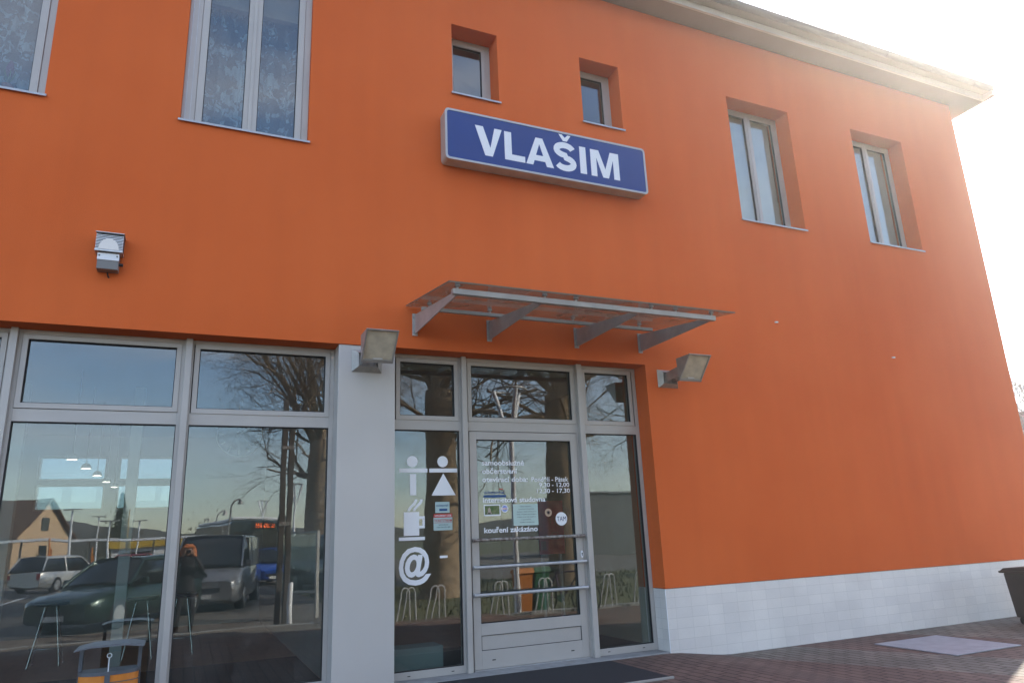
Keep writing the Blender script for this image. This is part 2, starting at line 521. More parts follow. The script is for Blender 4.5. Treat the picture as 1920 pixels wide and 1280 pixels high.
# paving in front of and beside the station
p = MB()
px = [-12+0.5*i for i in range(0, 34)] + [5.0+0.15*i for i in range(0, 10)] + [6.5+0.5*i for i in range(0, 60)]
py = [-7.2+0.2*i for i in range(0, 36)] + [0.0, 0.6, 2, 6, 12]
nx = len(px)
p.add([(x, y, hgt(x, y)) for y in py for x in px], [(j*nx+i, j*nx+i+1, (j+1)*nx+i+1, (j+1)*nx+i) for j in range(len(py)-1) for i in range(nx-1) if not (px[i] >= 3.5 and py[j] < -5.35)])
struct(p.build("pavement", PAVING))
kb = MB()
kb.box(3.4, 36, -5.56, -5.42, -0.12, 0.04)
kb.box(3.4, 3.52, -7.2, -5.56, -0.12, 0.03)
kb.box(-12, 3.4, -7.34, -7.2, -0.12, 0.012)
struct(kb.build("kerb", CONC, bevel=0.01))
rd = MB()
rd.add([(-60,-58,-0.118),(4.6,-58,-0.118),(3.52,-7.34,-0.118),(-60,-7.34,-0.118)], [(0,1,2,3)])
rd.add([(4.6,-58,-0.114),(60,-58,-0.114),(60,-19,-0.114),(3.75,-19,-0.114)], [(0,1,2,3)])
struct(rd.build("road", ASPH))
ln = MB()
for k in range(7):
    x = -16+2.6*k
    ln.add([(x,-27,-0.110),(x+0.12,-27,-0.110),(x+0.12,-22,-0.110),(x,-22,-0.110)], [(0,1,2,3)])
struct(ln.build("parking_lines", WHITE))
# cover plate in the paving
cp = MB()
cp.box(7.98, 9.12, -1.63, -0.545, 0.003, 0.014)
tag(cp.build("cover_plate", mat("plate_grey", (0.34,0.35,0.37), 0.6, 0.2, var=0.12, vscale=6), bevel=0.003), "pale grey rectangular cover plate lying flush in the brown paving beside the white plinth", "cover plate")

# ================================================================== STATION BUILDING
bld = empty("station_building", "two storey orange rendered railway station with white tiled plinth and grey framed windows", "building")
XL, XR, ZT = -9.0, 12.87, 9.12
ENT_T = 3.56
holes = [(-5.8, 5.308, 0.0, ENT_T), (-2.895,-1.571,5.906,8.006), (-0.343,0.981,5.906,8.006),
         (2.744,3.389,6.975,8.01), (4.659,5.305,6.975,8.01), (7.293,8.558,5.906,8.006), (9.983,11.244,5.906,8.006)]
def holed_wall(mb, x0, x1, z0, z1, hs, y0, y1, mi=0):
    xs = sorted(set([x0,x1]+[min(max(h[k],x0),x1) for h in hs for k in (0,1)]))
    zs = sorted(set([z0,z1]+[min(max(h[k],z0),z1) for h in hs for k in (2,3)]))
    idx = {}
    vs = []
    def V(x, y, z):
        k = (x,y,z)
        if k not in idx: idx[k] = len(vs); vs.append(k)
        return idx[k]
    fs = []
    def inside(xa, xb, za, zb):
        return any(h[0] <= xa+1e-6 and h[1] >= xb-1e-6 and h[2] <= za+1e-6 and h[3] >= zb-1e-6 for h in hs)
    for i in range(len(xs)-1):
        for j in range(len(zs)-1):
            if inside(xs[i],xs[i+1],zs[j],zs[j+1]): continue
            a,b_,c,d = xs[i],xs[i+1],zs[j],zs[j+1]
            fs.append((V(a,y0,c),V(b_,y0,c),V(b_,y0,d),V(a,y0,d)))
            fs.append((V(a,y1,c),V(a,y1,d),V(b_,y1,d),V(b_,y1,c)))
            for (e,(p1,p2)) in (((xs[i-1],a,c,d) if i>0 else None, ((a,c),(a,d))), ((b_,xs[i+2],c,d) if i+2<len(xs) else None, ((b_,d),(b_,c))),
                                ((a,b_,zs[j-1],c) if j>0 else None, ((b_,c),(a,c))), ((a,b_,d,zs[j+2]) if j+2<len(zs) else None, ((a,d),(b_,d)))):
                if e is None or inside(*e):
                    fs.append((V(p1[0],y0,p1[1]),V(p2[0],y0,p2[1]),V(p2[0],y1,p2[1]),V(p1[0],y1,p1[1])))
    mb.add(vs, fs, mi)
w = MB()
holed_wall(w, XL, XR, 0.81, ZT, [(h[0],h[1],max(h[2],0.81),h[3]) for h in holes], 0.0, 0.45)
wobj = w.build("wall", ORANGE, bld, bevel=0.006)
w = MB()
DEPTH = 8.4
w.box(XR-0.45, XR-0.001, 0.455, DEPTH, 0.81, ZT)          # gable side
w.build("wall", ORANGE, bld)
w = MB(); w.box(XL+0.001, XL+0.45, 0.455, DEPTH, 0.0, ZT); w.build("wall", ORANGE, bld)
w = MB()
# rear wall with four bright openings of the waiting room
holed_wall(w, XL+0.46, XR-0.46, 0.0, ZT, [(-2.50,-1.40,2.26,2.72),(-1.20,-0.15,2.26,2.72),(-2.50,-1.40,2.80,3.24),(-1.20,-0.15,2.80,3.24)], DEPTH-0.42, DEPTH)
w.build("wall", mat("rear_wall_paint", (0.28,0.29,0.30), 0.9), bld)
for rx0, rx1 in ((-2.50,-1.40),(-1.20,-0.15)):
    for rz0, rz1 in ((2.26,2.72),(2.80,3.24)):
        a_ = MB(); a_.ring(rx0, rx1, rz0, rz1, 0.03, DEPTH-0.40, DEPTH-0.36); wo3 = a_.build("window", ALU, bld)
        a_ = MB(); a_.box(rx0+0.02, rx1-0.02, DEPTH-0.385, DEPTH-0.379, rz0+0.02, rz1-0.02); a_.build("pane", TINT, wo3)
w = MB()
holed_wall(w, -6.2, 1.44, 0.12, 3.6, [(-2.50,-1.40,2.26,2.72),(-1.20,-0.15,2.26,2.72),(-2.50,-1.40,2.80,3.24),(-1.20,-0.15,2.80,3.24)], DEPTH-0.45, DEPTH-0.425)
w.build("lining", mat("dim_interior_paint", (0.30,0.31,0.32), 0.9), bld)
pl = MB()
pl.box(5.310, XR-0.003, 0.008, 0.449, -0.15, 0.806)
pl.build("plinth", TILE, bld)
pl = MB(); pl.box(XR-0.44, XR-0.012, 0.46, DEPTH, -0.15, 0.806); pl.build("plinth", TILE, bld)
pl = MB(); pl.box(XL, -5.81, 0.008, 0.449, -0.15, 0.806); pl.build("plinth", TILE, bld)
tr = MB()
tr.box(5.3025, 5.3095, 0.004, 0.012, 0.09, 0.80)
tr.build("corner_trim", WHITE, bld)
# eaves: flat soffit, light fascia band, gutter
HX = XR+0.50
e = MB()
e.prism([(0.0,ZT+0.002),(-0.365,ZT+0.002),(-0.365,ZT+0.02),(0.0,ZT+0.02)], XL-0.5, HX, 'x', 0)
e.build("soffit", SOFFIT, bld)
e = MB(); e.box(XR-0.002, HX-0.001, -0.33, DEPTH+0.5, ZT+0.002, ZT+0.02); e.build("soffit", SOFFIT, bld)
e = MB(); e.box(HX-0.045, HX-0.001, -0.555, -0.3675, ZT+0.002, ZT+0.10); e.build("soffit", SOFLIGHT, bld)
e = MB()
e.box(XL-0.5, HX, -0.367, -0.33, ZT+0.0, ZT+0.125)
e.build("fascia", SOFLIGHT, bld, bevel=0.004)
e = MB()
e.box(XL-0.5, HX, -0.50, -0.37, ZT+0.105, ZT+0.125)
e.box(HX-0.0, HX+0.03, -0.56, DEPTH+0.5, ZT-0.01, ZT+0.17)       # verge board closing the right end
e.build("eaves_board", mat("eaves_board_paint", (0.19,0.165,0.145), 0.9), bld)
e = MB()
# half-round gutter
gp = []
for k in range(17):
    a = math.pi + math.pi*k/16
    gp.append((-0.495+0.075*math.cos(a), ZT+0.19+0.075*math.sin(a)))
gp2 = [(-0.495+0.071*math.cos(math.pi+math.pi*(16-k)/16), ZT+0.19+0.071*math.sin(math.pi+math.pi*(16-k)/16)) for k in range(17)]
e.prism(gp+gp2, XL-0.5, HX+0.03, 'x', 0)
e.tube([(XL-0.5,-0.570,ZT+0.192),(HX+0.03,-0.570,ZT+0.192)], 0.008, 8)
gut = e.build("gutter", ZINC, bld)
k = XL
while k < HX:
    e = MB()
    pts = [(k, -0.495+0.079*math.cos(math.pi+math.pi*i/8), ZT+0.19+0.079*math.sin(math.pi+math.pi*i/8)) for i in range(9)]
    e.tube(pts, 0.006, 6)
    e.box(k-0.010, k+0.010, -0.584, -0.574, ZT+0.18, ZT+0.212)
    k += 1.15
    e.build("gutter_bracket", ZINC, gut)
e = MB()   # low pitched roof
RZ = ZT+0.17
e.prism([(-0.49,RZ),(DEPTH+0.5,RZ),(DEPTH/2,RZ+1.5)], XL-0.5, HX-0.02, 'x', 0)
e.build("roof", mat("roof_tile", (0.20,0.07,0.045), 0.8, var=0.2, vscale=8), bld)
# small wall anchors
for (x, z) in ((7.66, 4.33), (10.0, 3.95)):
    a = MB(); a.box(x-0.022, x+0.022, -0.03, 0.0, z-0.008, z+0.008)
    a.build("wall_anchor", SIGNW, bld)
# pillar panel between shopfront and entrance
a = MB(); a.box(1.387, 2.003, 0.012, 0.43, 0.0, ENT_T-0.002)
a.build("pillar", PANEL, bld, bevel=0.004)
# step slab
a = MB(); a.box(2.003, 5.300, 0.0, 0.46, 0.02, 0.112)
a.build("doorstep", CONC, bld, bevel=0.006)
a = MB(); a.box(-5.8, 1.387, 0.0, 0.46, 0.02, 0.112)
a.build("doorstep", CONC, bld, bevel=0.006)

# ------------------------------------------------ glazing
YF = 0.25     # face plane of the frames
def pane(parent, x0, x1, z0, z1, y=None, m=None):
    y = YF+0.035 if y is None else y
    a = MB(); a.box(x0-0.01, x1+0.01, y, y+0.006, z0-0.01, z1+0.01)
    return a.build("pane", m or GLASS, parent)
def seal(mb, x0, x1, z0, z1, y0, w=0.008, mi=1):
    mb.ring(x0-0.001, x1+0.001, z0-0.001, z1+0.001, w, y0, y0+0.03, mi)

def bay(parent, xa, xb, up, lo, lower=True, top=3.515):
    """upper sash (up = glass x0,x1,z0,z1) and fixed lower pane"""
    s = MB()
    ux0,ux1,uz0,uz1 = up
    s.ring(ux0-0.048, ux1+0.048, uz0-0.05, uz1+0.045, (0.048,0.048,0.05,0.045), YF-0.008, YF+0.06, 0)
    seal(s, ux0, ux1, uz0, uz1, YF+0.004)
    s.build("sash", [ALU, RUBBER], parent, bevel=0.003)
    pane(parent, *up)
    if lower:
        s = MB()
        seal(s, *lo, YF+0.006)
        s.build("seal", [ALU, RUBBER], parent)
        pane(parent, *lo)

shop = MB()
GT, GB = 3.558, 0.113
shop_lo_b = 0.20
# verticals (left edges ... right edges)
posts = [(-3.06,-2.95),(-1.62,-1.508),(-0.143,-0.029),(1.340,1.386)]
posts = [(-4.5,-4.39)] + posts
for (a, b_) in posts: shop.box(a, b_, YF, YF+0.09, GB, GT)
for i in range(len(posts)-1):
    xa, xb = posts[i][1], posts[i+1][0]
    shop.box(xa, xb, YF, YF+0.09, 3.516, GT)
    shop.box(xa, xb, YF, YF+0.09, 2.688, 2.806)
    shop.box(xa, xb, YF, YF+0.09, GB, shop_lo_b)
    # dark rebate behind the sash edge
    shop.box(xa, xb, YF+0.03, YF+0.085, 3.502, 3.516, 1)
    shop.box(xa, xb, YF+0.03, YF+0.085, 2.806, 2.814, 1)
sf = shop.build("shopfront_window", [ALU, RUBBER], bld, bevel=0.002)
cap = MB()
for c in (-1.568, -0.077, -3.01, -4.45):
    cap.box(c-0.030, c+0.030, 0.185, YF-0.001, GB, GT)
cap.build("mullion_cap", ALU, sf, bevel=0.003)
bay(sf, 0, 0, (-4.34,-3.11,2.860,3.468), (-4.389,-3.062,shop_lo_b,2.687))
bay(sf, 0, 0, (-2.90,-1.67,2.860,3.468), (-2.949,-1.622,shop_lo_b,2.687))
bay(sf, 0, 0, (-1.458,-0.190,2.860,3.468), (-1.507,-0.144,shop_lo_b,2.687))
bay(sf, 0, 0, (0.027,1.291,2.853,3.470), (-0.028,1.339,shop_lo_b,2.687))

ent = MB()
posts = [(2.004,2.058),(2.826,2.938),(4.367,4.485),(5.250,5.304)]
for (a, b_) in posts: ent.box(a, b_, YF, YF+0.09, GB, GT)
for i in range(3):
    xa, xb = posts[i][1], posts[i+1][0]
    ent.box(xa, xb, YF, YF+0.09, 3.516, GT)
    ent.box(xa, xb, YF, YF+0.09, 2.688, 2.800)
    ent.box(xa, xb, YF+0.03, YF+0.085, 3.503, 3.516, 1)
    ent.box(xa, xb, YF+0.03, YF+0.085, 2.800, 2.808, 1)
    if i != 1: ent.box(xa, xb, YF, YF+0.09, GB, 0.188)
for (x, z) in ((2.22,0.145),(2.70,0.145),(4.62,0.150),(5.10,0.150)):
    ent.box(x-0.016, x+0.016, YF-0.003, YF+0.01, z-0.004, z+0.004, 1)
eg = ent.build("entrance_glazing", [ALU, RUBBER], bld, bevel=0.002)
cap = MB()
cap.box(2.849, 2.906, 0.185, YF-0.001, GB, GT)
cap.box(4.392, 4.463, 0.185, YF-0.001, GB, GT)
cap.build("mullion_cap", ALU, eg, bevel=0.003)
bay(eg, 0, 0, (2.124,2.774,2.850,3.466), (2.059,2.825,0.188,2.687))
bay(eg, 0, 0, (2.986,4.323,2.850,3.468), None, lower=False)
bay(eg, 0, 0, (4.537,5.182,2.850,3.468), (4.486,5.249,0.188,2.687))

# door leaf
d = MB()
DX0, DX1, DZ0, DZ1 = 2.944, 4.361, 0.125, 2.680
gx0, gx1, gz0, gz1 = 3.032, 4.271, 0.583, 2.590
YD = YF-0.006
d.box(DX0, gx0, YD, YD+0.065, DZ0, DZ1)
d.box(gx1, DX1, YD, YD+0.065, DZ0, DZ1)
d.box(gx0, gx1, YD, YD+0.065, gz1, DZ1)
d.box(gx0, gx1, YD, YD+0.065, 0.463, gz0)
d.box(gx0, gx1, YD, YD+0.065, DZ0, 0.310)
d.box(gx0, gx1, YD+0.012, YD+0.05, 0.310, 0.463)
d.ring(gx0, gx1, 0.310, 0.463, 0.006, YD+0.004, YD+0.011, 1)
d.ring(DX0-0.006, DX1+0.006, DZ0-0.01, DZ1+0.008, 0.006, YD+0.02, YD+0.06, 1)
for x in (3.17, 4.14): d.box(x-0.02, x+0.02, YD-0.003, YD+0.01, 0.205, 0.215, 1)
seal(d, gx0, gx1, gz0, gz1, YD+0.01)
door = d.build("door", [ALU, RUBBER], bld, bevel=0.002)
pane(door, gx0, gx1, gz0, gz1)
WORN = mat("worn_bar", (0.42,0.40,0.37), 0.45, 0.4, c2=(0.10,0.06,0.04), vscale=26)
for z, mm_ in ((1.462, WORN), (1.172, ALU2), (0.882, ALU2)):
    d = MB()
    d.tube([(2.935,0.175,z),(4.352,0.175,z)], 0.0185, 14)
    for x in (2.965, 4.335):
        d.tube([(x,0.175,z),(x,YD,z)], 0.012, 10)
        d.tube([(x,YD-0.006,z),(x,YD,z)], 0.022, 12)
    d.build("push_bar", mm_, door)
d = MB()
d.prism([(4.333+0.017*math.cos(a), 1.252+0.042*math.sin(a)) for a in [2*math.pi*k/16 for k in range(16)]], YD-0.012, YD, 'y', 0)
d.disc((4.333,YD-0.014,1.262), 0.007, 'y', 0.006, 10, 1)
d.box(4.330,4.336,YD-0.017,YD-0.011,1.236,1.260,1)
d.build("lock", [SIGNW, DARK], door)
d = MB()
d.box(DX0, DX1, YD-0.008, YF+0.09, 0.1125, 0.122)
d.build("threshold", ALU2, door)

# ------------------------------------------------ vinyl lettering and notices on the glass
KX = 0.9933
def k_(x): return x*KX
def kz(z): return 1.5+(z-1.5)*KX
YG = YF+0.035           # outer glass face
TX = [("samoobslužné",3.133,3.671,2.327,2.372),("občerstvení",3.130,3.574,2.218,2.268),("otevírací doba:",3.127,3.712,2.112,2.165)]
def wtext(body, x0, x1, z0, h, m=WHITE, bold=0.022, th=0.0012):
    return text_mesh("lettering", body, k_(x0), k_(x1), kz(z0), kz(z0)+h, YG, m, door, bold, th=th)
wtext("samoobslužné", 3.130, 3.672, 2.303, 0.060)
wtext("občerstvení", 3.130, 3.578, 2.206, 0.060)
wtext("otevírací doba:", 3.127, 3.712, 2.111, 0.060)
wtext("Pondělí - Pátek", 3.762, 4.262, 2.108, 0.058, bold=0.012)
wtext("9,30 - 12,00", 3.860, 4.272, 2.046, 0.052, bold=0.012)
wtext("12,30 - 17,30", 3.828, 4.275, 1.975, 0.052, bold=0.012)
wtext("internetová studovna", 3.130, 3.934, 1.876, 0.058)
wtext("kouření zakázáno", 3.135, 3.815, 1.538, 0.060)
# pictograms on the left pane
def poly_obj(name, polys, y, m, parent, th=0.0014):
    a = MB()
    for i, pl_ in enumerate(polys):
        a.prism([(k_(x), kz(z)) for x, z in pl_], y-th, y-0.0002, 'y')
    return a.build(name, m, parent)
def circ(cx, cz, r, n=32): return [(cx+r*math.cos(2*math.pi*k/n), cz+r*math.sin(2*math.pi*k/n)) for k in range(n)]
poly_obj("pictogram", [circ(2.290,2.343,0.063), [(2.140,2.222),(2.466,2.222),(2.466,2.266),(2.140,2.266)], [(2.262,1.972),(2.334,1.972),(2.334,2.205),(2.262,2.205)]], YG, WHITE, eg)
poly_obj("pictogram", [circ(2.648,2.343,0.063), [(2.488,2.222),(2.822,2.222),(2.822,2.266),(2.488,2.266)], [(2.512,1.966),(2.798,1.966),(2.654,2.212)]], YG, WHITE, eg)
cup = [[(2.192,1.540),(2.366,1.540),(2.366,1.792),(2.192,1.792)], [(2.137,1.490),(2.430,1.490),(2.430,1.525),(2.137,1.525)],
       [(2.367,1.715),(2.430,1.715),(2.430,1.745),(2.367,1.745)], [(2.404,1.645),(2.430,1.645),(2.430,1.714),(2.404,1.714)], [(2.367,1.615),(2.430,1.615),(2.430,1.644),(2.367,1.644)]]
def steam(dx):
    c = []
    for k in range(13):
        u = k/12
        c.append((2.232+dx+0.085*(3*u*u-2*u*u*u), 1.803+0.125*u))
    return [(x, z) for x, z in c] + [(x+0.030+0.012*(1-abs(2*i/12-1)), z) for i, (x, z) in reversed(list(enumerate(c)))]
poly_obj("pictogram", cup+[steam(0.0), steam(0.062)], YG, WHITE, eg)
at = text_mesh("lettering", "@", k_(2.137), k_(2.497), kz(1.118), kz(1.118)+0.29, YG, WHITE, eg, 0.03)
def sticker(parent, x0, x1, z0, z1, m, y=YG, th=0.0012, name="sticker"):
    a = MB(); a.box(k_(x0), k_(x1), y-th, y-0.0002, kz(z0), kz(z1))
    return a.build(name, m, parent)
TEAL = mat("pale_teal_paper", (0.42,0.55,0.53), 0.6)
RED = mat("sticker_red", (0.50,0.05,0.04), 0.5)
PAPER = mat("paper_green", (0.48,0.60,0.54), 0.7)
INK = mat("ink", (0.03,0.04,0.05), 0.7)
INKB = mat("ink_blue", (0.02, 0.08, 0.22), 0.6)
sticker(eg, 2.553, 2.722, 1.775, 1.895, TEAL)
text_mesh("lettering", "ticketportal", k_(2.565), k_(2.700), kz(1.845), kz(1.845)+0.024, YG-0.0016, INKB, eg, 0.01)
sticker(eg, 2.60, 2.695, 1.795, 1.82, INKB, th=0.0018)
sticker(eg, 2.532, 2.752, 1.585, 1.765, TEAL)
sticker(eg, 2.532, 2.752, 1.724, 1.765, RED, th=0.0018)
text_mesh("lettering", "VSTUPENKY ZDE", k_(2.545), k_(2.740), kz(1.734), kz(1.734)+0.020, YG-0.0022, WHITE, eg, 0.01)
text_mesh("lettering", "TICKETSTREAM", k_(2.538), k_(2.746), kz(1.678), kz(1.678)+0.028, YG-0.0016, RED, eg, 0.015)
sticker(eg, 2.536, 2.748, 1.666, 1.670, RED, th=0.0018)
text_mesh("lettering", "www.ts.cz", k_(2.590), k_(2.700), kz(1.640), kz(1.640)+0.015, YG-0.0016, INK, eg, 0.01)
text_mesh("lettering", "+420 263 201 209", k_(2.565), k_(2.725), kz(1.612), kz(1.612)+0.014, YG-0.0016, INK, eg, 0.005)
sticker(eg, 2.60, 2.69, 1.29, 1.315, WHITE)
# notices on the door
sticker(door, 3.138, 3.345, 1.725, 1.852, WHITE)
PH = mat("photo_green", (0.06,0.12,0.03), 0.5, c2=(0.20,0.22,0.10), vscale=30)
sticker(door, 3.150, 3.333, 1.740, 1.840, PH, th=0.0018, name="photo")
poly_obj("photo", [[(3.188,1.745),(3.222,1.745),(3.222,1.80),(3.205,1.825),(3.188,1.80)], [(3.175,1.745),(3.235,1.745),(3.235,1.765),(3.175,1.765)]], YG-0.0018, mat("photo_pale",(0.45,0.38,0.30),0.5), door, th=0.0004)
poly_obj("sticker", [circ(3.400,1.803,0.044)], YG, WHITE, door)
poly_obj("sticker", [circ(3.400,1.803,0.034)], YG-0.0014, mat("sticker_blue",(0.20,0.28,0.62),0.5), door, th=0.0006)
sticker(door, 3.366, 3.434, 1.790, 1.815, WHITE, th=0.0026)
text_mesh("lettering", "KAM", k_(3.372), k_(3.428), kz(1.794), kz(1.794)+0.017, YG-0.0029, RED, door, 0.02)
a = sticker(door, 3.505, 3.828, 1.606, 1.850, PAPER)
for i, (s_, e_) in enumerate(((0.09,0.24),(0.07,0.27),(0.05,0.30),(0.05,0.30),(0.05,0.29),(0.10,0.23),(0.08,0.27))):
    bodies = ["Vážení zákazníci,","z provozních důvodů bude","studovna v pátek zavřena od 12","hodin. Děkujeme za pochopení a","těšíme se na Vaši návštěvu","v pondělí.","vedení studovny"]
    text_mesh("lettering", bodies[i], k_(3.505+s_), k_(3.505+e_), kz(1.818-0.030*i), kz(1.818-0.030*i)+0.012, YG-0.0014, INK, door, 0.006)
poly_obj("sticker", [circ(3.966,1.745,0.046)], YG, mat("sticker_tan",(0.50,0.33,0.22),0.6), door)
st = []
for k in range(8):
    a0 = 2*math.pi*k/8
    st.append([(3.966+0.008*math.cos(a0+1.57), 1.745+0.008*math.sin(a0+1.57)), (3.966+0.034*math.cos(a0), 1.745+0.034*math.sin(a0)), (3.966+0.008*math.cos(a0-1.57), 1.745+0.008*math.sin(a0-1.57))])
poly_obj("sticker", st, YG-0.0014, INK, door, th=0.0004)
poly_obj("sticker", [circ(4.137,1.668,0.078)], YG, WHITE, door)
text_mesh("lettering", "TAM", k_(4.075), k_(4.200), kz(1.642), kz(1.642)+0.056, YG-0.0016, mat("ink_navy",(0.01,0.02,0.10),0.5), door, 0.0)
text_mesh("lettering", "ticketportal", k_(3.145), k_(3.40), kz(1.975), kz(1.975)+0.038, YG, INKB, door, 0.01)
sticker(door, 3.14, 3.42, 1.932, 1.960, INKB)
sticker(door, 3.335, 3.385, 2.022, 2.032, RED)

# ------------------------------------------------ upper windows
LACE, lt, lb, lo_ = node_mat("lace")
lt.nodes.remove(lb)
tcn = N(lt, "ShaderNodeTexCoord")
vo = N(lt, "ShaderNodeTexNoise", Scale=2.2, Detail=1.0)
nzz = N(lt, "ShaderNodeTexNoise", Scale=7.5, Detail=2.5, Distortion=1.6)
lt.links.new(tcn.outputs['Object'], nzz.inputs[0]); lt.links.new(tcn.outputs['Object'], vo.inputs[0])
mu = N(lt, "ShaderNodeMath", operation='ADD')
lt.links.new(nzz.outputs[0], mu.inputs[0])
sv = N(lt, "ShaderNodeMath", operation='MULTIPLY'); sv.inputs[1].default_value = 0.35
lt.links.new(vo.outputs[0], sv.inputs[0]); lt.links.new(sv.outputs[0], mu.inputs[1])
mr_ = N(lt, "ShaderNodeMapRange")
mr_.inputs[1].default_value = 0.69; mr_.inputs[2].default_value = 0.73; mr_.inputs[3].default_value = 0.0; mr_.inputs[4].default_value = 0.65
lt.links.new(mu.outputs[0], mr_.inputs[0])
df = N(lt, "ShaderNodeBsdfDiffuse"); df.inputs[0].default_value = (0.46,0.54,0.62,1)
trn = N(lt, "ShaderNodeBsdfTransparent")
ms = N(lt, "ShaderNodeMixShader")
sx_ = N(lt, "ShaderNodeSeparateXYZ"); lt.links.new(tcn.outputs['Object'], sx_.inputs[0])
fo_ = N(lt, "ShaderNodeMath", operation='MULTIPLY'); fo_.inputs[1].default_value = 36.0; lt.links.new(sx_.outputs[0], fo_.inputs[0])
fs_ = N(lt, "ShaderNodeMath", operation='SINE'); lt.links.new(fo_.outputs[0], fs_.inputs[0])
fm_ = N(lt, "ShaderNodeMath", operation='MULTIPLY_ADD'); fm_.inputs[1].default_value = 0.12; fm_.inputs[2].default_value = 0.12; lt.links.new(fs_.outputs[0], fm_.inputs[0])
fa_ = N(lt, "ShaderNodeMath", operation='ADD'); lt.links.new(fm_.outputs[0], fa_.inputs[0]); lt.links.new(mr_.outputs[0], fa_.inputs[1])
lt.links.new(fa_.outputs[0], ms.inputs[0]); lt.links.new(trn.outputs[0], ms.inputs[1]); lt.links.new(df.outputs[0], ms.inputs[2])
lt.links.new(ms.outputs[0], lo_.inputs[0])

def sill(parent, x0, x1, z, yf):
    a = MB()
    a.prism([(-0.030,z-0.022),(-0.030,z+0.002),(yf,z+0.030),(yf,z+0.020),(-0.02,z-0.006),(-0.024,z-0.022)], x0-0.02, x1+0.02, 'x')
    return a.build("sill", SILL, parent, bevel=0.001)
def upper_window(x0, x1, z0, z1, yf, leaves, lw=0.05, rw=0.05, uptop=0.05):
    wn = MB()
    flat = yf < 0.2
    dz = -0.075 if flat else 0.02
    sw = 0.070 if flat else 0.056
    wn.ring(x0, x1, z0+dz, z1, (lw, rw, 0.05, uptop), yf, yf+0.075)
    ix0, ix1, iz0, iz1 = x0+lw, x1-rw, z0+dz+0.05, z1-uptop
    wo_ = wn.build("window", ALU, bld, bevel=0.003)
    wd = (ix1-ix0)/leaves
    for k in range(leaves):
        a0, a1 = ix0+wd*k, ix0+wd*(k+1)
        s = MB()
        s.ring(a0+0.002, a1-0.002, iz0+0.002, iz1-0.002, sw, yf-0.012, yf+0.05)
        g_ = (a0+sw+0.002, a1-sw-0.002, iz0+sw+0.002, iz1-sw-0.002)
        seal(s, *g_, yf+0.0)
        s.build("sash", [ALU, RUBBER], wo_, bevel=0.003)
        pane(wo_, *g_, y=yf+0.018)
    if flat:
        s = MB(); s.box(ix0+0.02, ix1-0.02, yf+0.085, yf+0.16, 7.56, iz1)  # brown box behind the top of the panes
        s.build("head_box", mat("head_box_brown",(0.20,0.155,0.115),0.8), wo_)
        for q_ in (0.035, 0.085):
            s = MB(); s.box(x0+q_, x0+q_+0.006, yf-0.004, yf-0.0005, z0-0.02, z1-0.01); s.build("guide_rail", ALU2, wo_)
    if leaves == 2:
        s = MB(); c = (ix0+ix1)/2
        s.box(c-0.02, c+0.02, yf-0.022, yf-0.0125, iz0+0.02, iz1-0.02)
        s.build("astragal", ALU, wo_, bevel=0.003)
    sill(wo_, x0, x1, z0, yf)
    return wo_
UP = []
for h, yf, lv, lw, rw in ((holes[1],0.07,2,0.135,0.075),(holes[2],0.07,2,0.135,0.075),(holes[3],0.27,1,0.05,0.07),(holes[4],0.27,1,0.05,0.07),(holes[5],0.27,2,0.05,0.06),(holes[6],0.27,2,0.05,0.06)):
    UP.append(upper_window(h[0], h[1], h[2], h[3], yf, lv, lw, rw))

def wavy(name, x0, x1, z0, z1, y, m, label, cat, amp=0.025, nw=9, group=None):
    a = MB(); n = nw*10
    vs = []; rnd = random.Random(int(x0*100))
    ph = [rnd.uniform(0, 6) for _ in range(4)]
    for i in range(n+1):
        u = i/n
        x = x0+(x1-x0)*u
        yy = y+amp*(math.sin(u*nw*6.28+ph[0])+0.5*math.sin(u*nw*2.6*6.28+ph[1]))
        vs += [(x, yy, z0), (x+0.004*math.sin(u*40), yy*1.0, z1)]
    a.add(vs, [(2*i, 2*i+2, 2*i+3, 2*i+1) for i in range(n)], smooth=True)
    return tag(a.build(name, m), label, cat, group)
wavy("lace_curtain", -2.85, -1.60, 5.95, 7.90, 0.30, LACE, "floral lace curtain behind the window cut by the left edge of the picture", "curtain", 0.02)
wavy("lace_curtain", -0.30, 0.95, 5.95, 7.90, 0.30, LACE, "floral lace curtain behind the wide two-pane window right of the left one", "curtain", 0.02)
SKYREF = mat("white_sky_reflection", (0.80,0.80,0.78), 0.9)  # white backing added to stand in for bright sky mirrored in the panes
for nm, (xa, xb) in (("left", (7.30, 8.55)), ("right", (9.99, 11.24))):
    a = MB()
    a.box(xa, xb-0.12, 0.352, 0.355, 6.0, 7.98)
    a.tube([(xa, 0.3535, 6.0), (xb-0.12, 0.3535, 6.0)], 0.010, 8)
    tag(a.build("sky_reflection_sheet", SKYREF), "added white sky-reflection blind behind the tall window %s" % ("next to the last one at upper right" if nm == "left" else "nearest the right end of the wall"), "sheet")

# ------------------------------------------------ rooms
rm = MB()
ZC = 3.62
def room(mb, x0, x1, y0, y1, z0, z1, mw, mf, mc, back=True, left=True, right=True):
    mb.box(x0, x1, y0, y1, z0-0.02, z0, mf)
    mb.box(x0, x1, y0, y1, z1, z1+0.02, mc)
    if back: mb.box(x0, x1, y1, y1+0.02, z0, z1, mw)
    if left: mb.box(x0-0.02, x0, y0, y1, z0, z1, mw)
    if right: mb.box(x1, x1+0.02, y0, y1, z0, z1, mw)
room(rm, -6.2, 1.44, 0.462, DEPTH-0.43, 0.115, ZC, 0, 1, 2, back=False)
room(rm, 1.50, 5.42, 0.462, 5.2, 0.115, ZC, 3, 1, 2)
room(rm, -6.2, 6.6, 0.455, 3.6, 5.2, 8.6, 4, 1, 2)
room(rm, 6.7, 12.2, 0.455, 3.6, 5.2, 8.6, 5, 1, 2)
